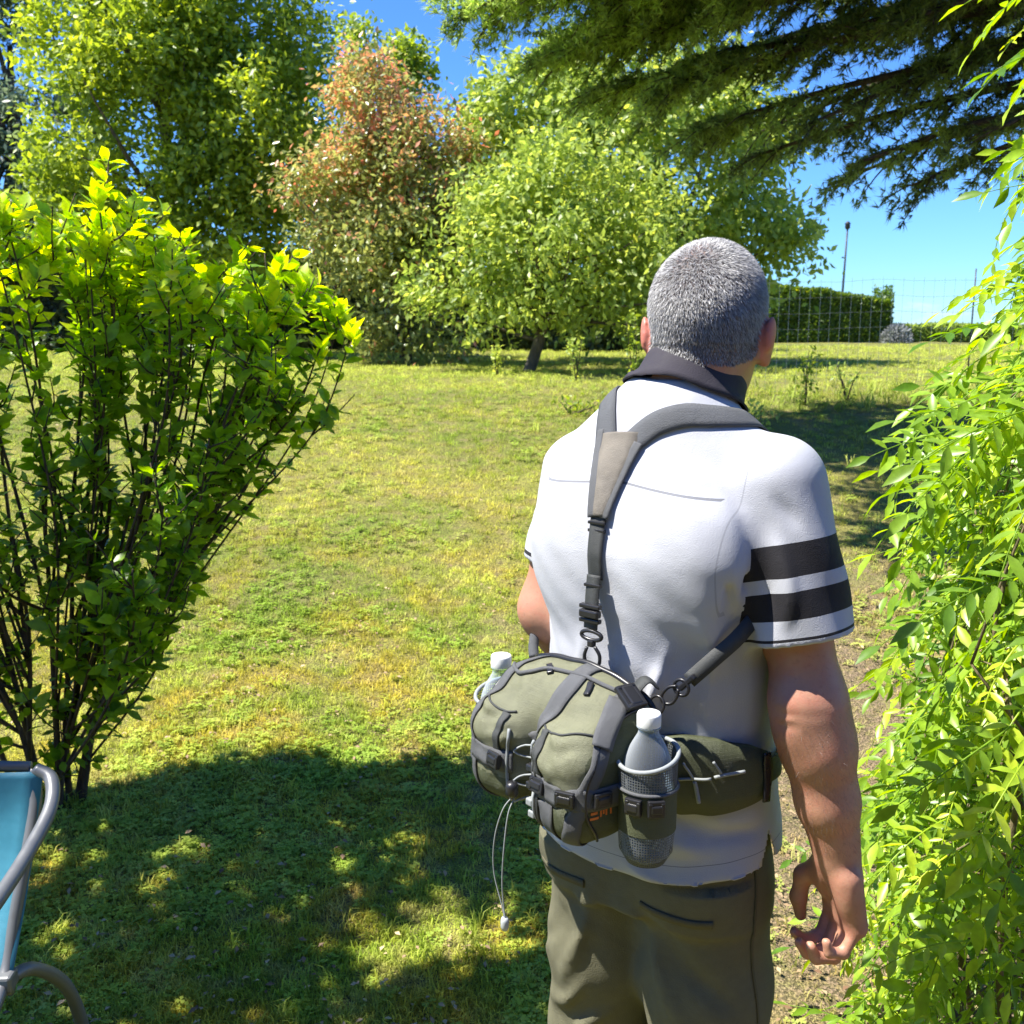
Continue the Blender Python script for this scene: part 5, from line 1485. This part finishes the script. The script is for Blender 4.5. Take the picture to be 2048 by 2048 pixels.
# ------------------------------------------------------------------ left shrub
G_SHRUB = leafmat('shrub_leaf', (.10, .20, .020), (.30, .50, .036), (.72, .78, .032), .36, .58)
def shrub():
    r = np.random.default_rng(71); base = np.array([-1.53, 3.24, hz(-1.53, 3.24)])
    root = add('clipped_shrub', None, loc=base, label='tall leafy shrub with many upright stems and bright new tips, left foreground', cat='shrub')
    segs, P, D, N, var, L = [], [], [], [], [], []
    ends = []
    for k in range(54):
        u = r.random(); x = r.uniform(-.85, .88) if k > 12 else r.uniform(.1, .9)
        y = r.uniform(-.34, .16); top = 2.04 - .33 * np.clip((x + .3) / 1.2, 0, 1) + r.normal(0, .05) - .12 * abs(y)
        ends.append((x, y, top))
    ends += [(1.03, .05, 1.60), (.95, -.1, 1.55), (.98, .15, 1.66), (.40, -.3, .72), (.45, -.1, .88), (.57, -.2, 1.1), (.78, 0, 1.38), (.85, -.3, 1.5), (.55, -.4, 1.12), (.66, -.3, 1.30), (.47, -.45, .95), (.72, .1, 1.45), (.80, -.2, 1.62), (.36, -.4, .80), (.62, .2, 1.20), (.52, 0, 1.0)]
    ends += [(r.uniform(-.85, .30), r.uniform(-.35, .1), r.uniform(.65, 1.45)) for _ in range(22)]
    prim = []
    for k in range(9):                                             # a few main stems from the stool, forking upward
        xm = -.50 + .125 * k + r.normal(0, .03); b0 = np.array([r.normal(0, .05) + .12 * xm, r.normal(0, .05), -.1])
        e = np.array([xm, r.uniform(-.14, .14), r.uniform(.80, 1.15) - .35 * max(0, xm - .2)])
        pp_ = smooth_path([b0, b0 * .5 + e * np.array([.22, .3, .33]) + r.normal(0, .012, 3), e * np.array([.62, .6, .66]) + r.normal(0, .015, 3), e], 24)
        prim.append(pp_); segs.append((pp_, np.linspace(r.uniform(.009, .014), .005, 24)))
    for (x, y, top) in ends:
        e = np.array([x, y, top - base[2]])
        cand = np.argsort([abs(q[-1, 0] - .58 * x) for q in prim])[:2]; pp_ = prim[int(r.choice(cand))]
        f0 = pp_[int(np.clip(r.uniform(.3, 1.0) * 23 * np.clip(top / 1.5, .3, 1), 5, 23))]
        m1 = f0 * .62 + e * .38 + [.06 * np.sign(e[0] - f0[0]), 0, -.02] + r.normal(0, .02, 3)
        pts = smooth_path([f0, m1, f0 * .25 + e * .75 + [.05 * np.sign(e[0] - f0[0]), 0, -.02] + r.normal(0, .02, 3), e], 30); thick = r.uniform(.0045, .0075)
        segs.append((pts, np.linspace(thick, .0024, 30)))
        def spray(path, n, f0, size, yng):
            for q in range(n):
                f = f0 + (1 - f0) * r.random(); i = min(len(path) - 2, int(f * (len(path) - 1))); p = path[i]; t = unit(path[i + 1] - path[i])
                a = r.uniform(0, 6.28); s1 = unit(np.cross(t, [.3, .9, .1])); s2 = np.cross(t, s1); o = s1 * cos(a) + s2 * sin(a)
                d = unit(o + t * r.uniform(.2, .9)); P.append(p + o * .004); D.append(d); N.append(unit(t * .8 - o * .3 + r.normal(0, .35, 3) + [0, 0, .3]))
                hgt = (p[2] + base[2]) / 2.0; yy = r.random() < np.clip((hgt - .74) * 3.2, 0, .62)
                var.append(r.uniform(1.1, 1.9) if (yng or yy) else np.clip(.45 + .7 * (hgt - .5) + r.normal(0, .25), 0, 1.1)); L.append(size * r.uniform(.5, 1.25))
        spray(pts, 14, .05, .052, 0); spray(pts, 18, .5, .060, 0)
        for q in range(8):
            i = int(3 + 26 * r.random() ** .6); p = pts[i]; hf = (p[2] + base[2]) / 2.05
            ln = r.uniform(.07, .20); d = unit(r.normal(0, .6, 3) * [1, 1, .3] + [.12, 0, .75]); tw = smooth_path([p, p + d * ln * .5 + r.normal(0, .008, 3), p + d * ln + [0, 0, .02]], 7)
            segs.append((tw, np.linspace(.0032, .0016, 7))); spray(tw, 10, .10, .060, 0)
            if hf > .74 and r.random() < .7:
                spray(tw, 7, .75, .052, 1)
        for q in range(17 if top > 1.35 else 0):                        # bright rosette at the tip
            a = r.uniform(0, 6.28); d = unit(np.array([cos(a) * .55, sin(a) * .55, r.uniform(.4, 1.3)]))
            P.append(pts[-1] - [0, 0, r.uniform(0, .07)]); D.append(d); N.append(unit(np.array([-cos(a), -sin(a), .6]) + r.normal(0, .3, 3))); var.append(r.uniform(1.1, 2)); L.append(r.uniform(.042, .072))
    for pp_ in prim:                                               # short leafy twigs low on the main stems
        for q in range(8):
            p = pp_[r.integers(4, 23)]; d = unit(r.normal(0, .8, 3) * [1, 1, .3] + [0, 0, .5]); ln = r.uniform(.05, .16)
            tw = smooth_path([p, p + d * ln * .5, p + d * ln + [0, 0, .02]], 6); segs.append((tw, np.linspace(.0028, .0014, 6))); spray(tw, 7, .1, .050, 0)
    P, D, N, var, L = map(np.array, (P, D, N, var, L))
    # the 300 leaves that show largest stand as parts, the rest as one mass
    W = P + base; dist = np.linalg.norm(W - np.array([0, 0, 1.64]), axis=1)
    inview = (W[:, 0] > -.49 * W[:, 1]); score = np.where(inview, L / dist, 0); idx = np.argsort(-score)[:300]; rest = np.ones(len(P), bool); rest[idx] = False
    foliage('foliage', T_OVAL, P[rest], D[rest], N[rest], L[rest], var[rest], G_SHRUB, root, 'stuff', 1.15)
    meshes = []
    for v in (.2, .45, .7, 1.0, 1.4, 1.8):
        V, F = leaves(T_OVAL, np.zeros((1, 3)), np.array([[0, 1., 0]]), np.array([[0, 0, 1.]]), 1.0, 1.15)
        meshes.append(mk_mesh('leaf', V, F, True, {'var': np.full(len(V), v)}, [G_SHRUB]))
    vv = np.array([.2, .45, .7, 1.0, 1.4, 1.8])
    for i in idx:
        d = D[i] / np.linalg.norm(D[i]); n_ = N[i] - d * (N[i] @ d); n_ /= np.linalg.norm(n_); x_ = np.cross(d, n_)
        M = np.eye(4); M[:3, 0], M[:3, 1], M[:3, 2], M[:3, 3] = x_ * L[i], d * L[i], n_ * L[i], P[i]
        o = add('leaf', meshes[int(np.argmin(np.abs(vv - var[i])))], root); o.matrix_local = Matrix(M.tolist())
    limbs('stem', segs, barkmat('shrub_bark', (.035, .024, .016), (.12, .085, .055), 60), root, 6)
shrub()

# ------------------------------------------------------------------ climbing vine with pinnate leaves, right foreground
G_VINE = leafmat('vine_leaf', (.095, .205, .020), (.29, .45, .035), (.62, .67, .045), .36, .46)
def compound(r, nl, length, lf, var, droop):
    """one pinnate leaf along +Y, drooping; returns mesh"""
    mb_v, mb_f, vs = [], {}, []
    n = 12; t = np.linspace(0, 1, n); rach = np.stack([.02 * np.sin(t * 3) * length, t * length, -droop * length * t ** 2], 1)
    mb = MB(); mb.tube(rach, np.linspace(.0018, .0009, n), 5); mb.a['var'] = [np.full(mb.n, var * .8 + .2)]
    P, D, N, L = [], [], [], []
    pairs = nl // 2
    for k in range(pairs):
        f = .22 + .74 * k / pairs; i = f * (n - 1); p = rach[int(i)] + (rach[min(n - 1, int(i) + 1)] - rach[int(i)]) * (i % 1)
        tz = unit(rach[min(n - 1, int(i) + 1)] - rach[int(i)])
        for s in (-1, 1):
            P.append(p); D.append(unit(np.array([s * .9, 0, 0]) + tz * r.uniform(.35, .75) + [0, 0, r.uniform(-.35, .15)])); N.append(unit(np.array([s * .25, .1, 1]) + r.normal(0, .22, 3))); L.append(lf * r.uniform(.8, 1.12) * (1 - .25 * abs(f - .6)))
    P.append(rach[-1]); D.append(unit(rach[-1] - rach[-3])); N.append(np.array([0, .2, 1.])); L.append(lf * 1.1)
    V, F = leaves(T_OVAL, np.array(P), np.array(D), np.array(N), np.array(L), .72)
    mb.put(V, F, var=np.clip(np.repeat(r.normal(var, .12, len(P)), len(T_OVAL[0])), 0, 2))
    return mb.mesh('leaf', G_VINE)
def vine():
    r = np.random.default_rng(81); base = np.array([1.12, 1.95, hz(1.12, 1.95)])
    root = add('climbing_vine', None, loc=base, label='sunlit climbing vine with feathery paired leaflets along the right edge', cat='vine')
    mesh_m = [compound(r, k, l, f, v, d) for k, l, f, v, d in ((9, .20, .058, .35, .35), (11, .22, .055, .6, .45), (7, .17, .062, .8, .3), (11, .21, .052, 1.0, .5), (9, .19, .060, .5, .2), (9, .18, .055, 1.3, .6))]
    mesh_y = [compound(r, 9, .13, .034, 1.7, .25), compound(r, 7, .10, .030, 1.95, .1), compound(r, 11, .16, .036, 1.5, .4)]
    zo = np.array([.0, .24, .33, .51, .62, .73, .84, 1.0, 1.095, 1.16, 1.26, 1.355, 1.45, 1.53, 1.60, 1.68, 1.79, 1.88, 1.95, 2.05, 2.5])
    xo = np.array([.60, .66, .70, .74, .73, .78, .80, .80, .76, .80, .79, .745, .815, .855, .88, .90, .92, .97, .95, .93, .92])
    segs = []
    stems = []
    for k in range(17):
        x0 = r.uniform(-.22, .30); y0 = r.uniform(-.35, .35)
        ztop = r.uniform(.9, 1.6); pts = smooth_path([(x0 * .4, y0 * .4, -.05), (x0 + r.normal(0, .06), y0, ztop * .35), (x0 * 1.1 + r.normal(0, .07), y0 * 1.1, ztop * .7), (x0 + r.normal(0, .12), y0 + r.normal(0, .1), ztop)], 24)
        segs.append((pts, np.linspace(r.uniform(.004, .010), .0025, 24))); stems.append(pts)
    for s_, e_ in (((.0, .1, 1.50), (.30, .2, 1.62)), ((.05, 0, 1.62), (-.16, -.05, 1.58))):
        segs.append((smooth_path([s_, (np.array(s_) + e_) / 2 + [0, 0, .02], e_], 8), np.linspace(.016, .009, 8)))
    cnt = 0
    recs = []
    while len(recs) < 1250:
        z = r.uniform(.12, 2.35); y = base[1] + r.normal(-.02, .26); xb = np.interp(z, zo, xo)
        edge = xb * (y / 1.85) ** .6
        depth = abs(r.normal(0, .16)) if r.random() < .75 else r.uniform(0, .5)
        x = edge + .06 + depth
        if x > 1.55 or y < 1.35 or y > 2.7:
            continue
        gap = 1.62 < z < 2.35 and r.random() < .55                     # thin, sky shows through
        if gap and x < 1.05:
            continue
        recs.append((x, y, z, depth))
    recs.sort(key=lambda q: q[3] + .25 * abs(q[1] - 1.6))
    extra_V = []
    mb = MB()
    for k, (x, y, z, depth) in enumerate(recs):
        a = r.normal(-pi * .80, .75)                                      # rachis heads left and towards the camera
        pit = r.uniform(-1.0, .25)
        Rm = np.array((Matrix.Rotation(a - pi / 2, 3, 'Z') @ Matrix.Rotation(pit, 3, 'X') @ Matrix.Rotation(r.normal(0, .45), 3, 'Y')))
        yng = r.random() < (.20 if depth < .12 else .05)
        ms = mesh_y[r.integers(3)] if yng else mesh_m[r.integers(len(mesh_m))]
        sc = r.uniform(.68, 1.08) * (.9 if z < .5 else 1)
        M = np.eye(4); M[:3, :3] = Rm * sc; M[:3, 3] = np.array([x, y, z + .06]) - base
        if k < 300:
            o = add('leaf', ms, root); o.matrix_local = Matrix(M.tolist())
        else:
            nv = len(ms.vertices); co = np.empty(nv * 3, np.float32); ms.vertices.foreach_get('co', co); co = co.reshape(-1, 3) @ M[:3, :3].T + M[:3, 3]
            va = np.empty(nv, np.float32); ms.attributes['var'].data.foreach_get('value', va)
            by = {}
            for p_ in ms.polygons:
                by.setdefault(len(p_.vertices), []).append(list(p_.vertices))
            mb.put(co, [np.array(f) for f in by.values()], var=np.clip(va - .1, 0, 2))
        # petiole back to the nearest stem
        if k % 3 == 0:
            st = stems[r.integers(len(stems))]; q = st[np.argmin(np.linalg.norm(st - M[:3, 3], axis=1))]
            if np.linalg.norm(q - M[:3, 3]) < .45:
                segs.append((smooth_path([q, (q + M[:3, 3]) / 2 + [0, 0, .03], M[:3, 3]], 6), np.linspace(.0026, .0014, 6)))
    add('foliage', mb.mesh('foliage', G_VINE), root, kind='stuff')
    limbs('stem', segs, barkmat('vine_bark', (.10, .085, .04), (.22, .17, .09), 60), root, 6)
vine()

# ------------------------------------------------------------------ tree out of frame on the left whose crown shades the near lawn
def shade_tree():
    r = np.random.default_rng(91); base = np.array([-3.5, 1.3, 0.0])
    root = add('shade_tree', None, loc=base, label='leafy tree just outside the left edge, shading the near lawn', cat='tree')
    n = 2500
    gx_, gy_ = r.uniform(-1.75, .42, n), r.uniform(2.02, 3.25, n)        # spread of the crown, as its shade on the lawn
    hole = .55 * vnoise(gx_ + 7, gy_ + 3, 3.3, 44) + .45 * vnoise(gx_ + 9, gy_ + 5, 9.0, 45)
    keep = (hole > .36 + .16 * np.exp(-((gx_ + .2) ** 2 + (gy_ - 2.55) ** 2) / .25)) & (gx_ < .42 - .12 * (gy_ - 2) + .1 * vnoise(gx_ * 0, gy_, 5, 2)) & (gy_ < 3.12 + .12 * vnoise(gx_, gy_ * 0, 6, 3))
    gx_, gy_ = gx_[keep], gy_[keep]; n = len(gx_)
    z = r.uniform(2.85, 4.1, n)
    P = np.stack([gx_ + SUN[0] / SUN[2] * z, gy_ + SUN[1] / SUN[2] * z, z], 1) - base
    foliage('crown', T_OVAL, P, unit(r.normal(0, 1, P.shape)), unit(r.normal(0, .5, P.shape) + SUN), .12 * r.uniform(.7, 1.3, n), np.clip(r.normal(.5, .3, n), 0, 1), G_MAPLE, root, None, 1.3)
    segs = [(smooth_path([(0, 0, -.1), (.05, .1, 1.2), (.1, .3, 2.6), (.3, .5, 3.4)], 14), np.linspace(.12, .05, 14))]
    for q in r.choice(n, 24, replace=False):
        s_ = segs[0][0][r.integers(8, 14)]; segs.append((smooth_path([s_, s_ * .5 + P[q] * .5 + [0, 0, .15], P[q]], 9), np.linspace(.03, .005, 9)))
    limbs('trunk', segs, BARK, root)
shade_tree()

# ------------------------------------------------------------------ garden chair, lower left
def chair():
    C0 = np.array([-1.20, 1.78, -.018]); root = add('garden_chair', None, loc=C0, rz=radians(4), label='garden chair with teal fabric sling and grey tubular frame, lower left corner', cat='chair')
    M_TEAL = cloth('teal_sling', (.045, .23, .32), .10, 1400, .55, .35); M_TUBE = plain('grey_tube', (.17, .175, .18), .42, .3, .1)
    hw = .27
    # sling: back and seat as two panels laced to the frame
    def panel(name, prof, w0, w1, parent):
        prof = smooth_path(prof, 22); n = 15; u = np.linspace(-1, 1, n); ww = np.linspace(w0, w1, 22)
        T = np.gradient(prof, axis=0); N = np.cross(T, [1.0, 0, 0]); N = unit(N)
        lo = np.stack([np.stack([ww[i] * u, np.full(n, prof[i, 1]), np.full(n, prof[i, 2])], 1) + N[i] * (-.030 * (1 - u ** 2))[:, None] * np.sin(np.pi * i / 21) for i in range(22)])
        hi = lo + N[:, None] * .002
        v, f = shell(lo, hi); return add(name, mk_mesh(name, v, [f], True, None, [M_TEAL]), parent)
    panel('back_sling', [(0, .105, .775), (0, .075, .68), (0, .02, .55), (0, -.05, .43)], .280, .250, root)
    panel('seat_sling', [(0, -.06, .425), (0, -.2, .395), (0, -.36, .415), (0, -.47, .42)], .225, .24, root)
    for s in (-1, 1):
        side = MB(); side.tube(smooth_path([(s * .255, .12, .775), (s * .262, .09, .70), (s * .245, .02, .55), (s * .235, -.06, .42), (s * .245, -.25, .395), (s * .25, -.48, .42)], 40), .0125, 10)
        add('side_rail', side.mesh('side_rail', M_TUBE), root)
        arm = MB(); arm.tube(smooth_path([(s * .262, .115, .775), (s * .295, .100, .760), (s * .310, .045, .725), (s * .305, -.06, .690), (s * .300, -.2, .670), (s * .298, -.38, .665), (s * .29, -.50, .62), (s * .28, -.52, .50), (s * .26, -.46, .40)], 60), .0135, 12)
        add('armrest', arm.mesh('armrest', M_TUBE), root)
        leg = MB(); leg.tube(smooth_path([(s * .235, -.05, .425), (s * .262, .02, .40), (s * .290, .10, .30), (s * .300, .15, .14), (s * .300, .17, .0)], 30), .0135, 10)
        add('leg', leg.mesh('leg', M_TUBE), root)
        leg = MB(); leg.tube(smooth_path([(s * .258, -.45, .41), (s * .285, -.50, .28), (s * .295, -.52, .12), (s * .295, -.52, .0)], 20), .0135, 10)
        add('leg', leg.mesh('leg', M_TUBE), root)
        o = add('joint', bevel_box('joint', (.017, .020, .017), .006, M_TUBE), root); o.location = (s * .238, -.05, .425)
    for y_, z_ in ((.118, .780), (-.05, .405), (-.48, .418)):
        b = MB(); b.tube([(-.25, y_, z_), (0, y_ + .012, z_ + .006), (.25, y_, z_)], .011, 10); add('cross_bar', b.mesh('cross_bar', M_TUBE), root)
chair()

# ------------------------------------------------------------------ unseen wall and roof behind the camera, added to cut skylight
def blocker_house():
    root = add('blocker_house', None, loc=(0, -2.6, 0), label='added stone wall and eaves, unseen behind the camera, cutting the skylight', cat='blocker_house')
    t = NT('rubble_stone'); v = t.new('ShaderNodeTexVoronoi'); v.inputs['Scale'].default_value = 4.5; t.link(t.obj(), v.inputs['Vector'])
    t.col(t.mix(v.outputs['Distance'], (.16, .135, .10), (.26, .22, .17))); t.bump(v.outputs['Distance'], .6, .03); t.set(Roughness=.95)
    mb = MB()                                                    # wall with a door and two window openings
    xs = [-9, -4.2, -3.0, -.5, .5, 3.0, 4.2, 9]; zs = [-.2, .9, 2.15, 3.5]
    for i in range(7):
        for k in range(3):
            if (i in (1, 5) and k == 1) or (i == 3 and k < 2):
                continue
            mb.box(((xs[i] + xs[i + 1]) / 2, -.2, (zs[k] + zs[k + 1]) / 2), ((xs[i + 1] - xs[i]) / 2, .2, (zs[k + 1] - zs[k]) / 2))
    add('wall', mb.mesh('wall', t.m, False), root)
    M_WOOD = plain('painted_wood', (.30, .33, .34), .5); M_GL = plain('window_glass', (.02, .03, .035), .08)
    for cx in (-3.6, 3.6):
        mb = MB()
        for bx, bz, hx, hz_ in ((0, .60, .60, .03), (0, -.60, .60, .03), (-.57, 0, .03, .57), (.57, 0, .03, .57), (0, 0, .025, .57)):
            mb.box((cx + bx, -.18, 1.525 + bz), (hx, .04, hz_))
        w = add('window', mb.mesh('window', M_WOOD, False), root)
        for sx in (-1, 1):
            mb = MB(); mb.box((cx + sx * .285, -.19, 1.525), (.26, .006, .57)); add('pane', mb.mesh('pane', M_GL, False), w)
    mb = MB(); mb.box((0, -.22, .97), (.49, .03, 1.17)); d = add('door', mb.mesh('door', M_WOOD, False), root)
    mb = MB(); mb.tube([(.38, -.16, 1.0), (.38, -.12, 1.0), (.27, -.12, 1.0)], .012, 8); add('handle', mb.mesh('handle', M_BLK), d)
    mb = MB(); V = np.array([[-9.4, .45, 3.35], [9.4, .45, 3.35], [9.4, -4.2, 5.4], [-9.4, -4.2, 5.4]]); mb.put(np.concatenate([V, V + [0, 0, .14]]), np.array([[3, 2, 1, 0], [4, 5, 6, 7], [0, 1, 5, 4], [1, 2, 6, 5], [2, 3, 7, 6], [3, 0, 4, 7]]))
    add('roof', mb.mesh('roof', plain('roof_tile', (.22, .10, .06), .85), False), root)
blocker_house()
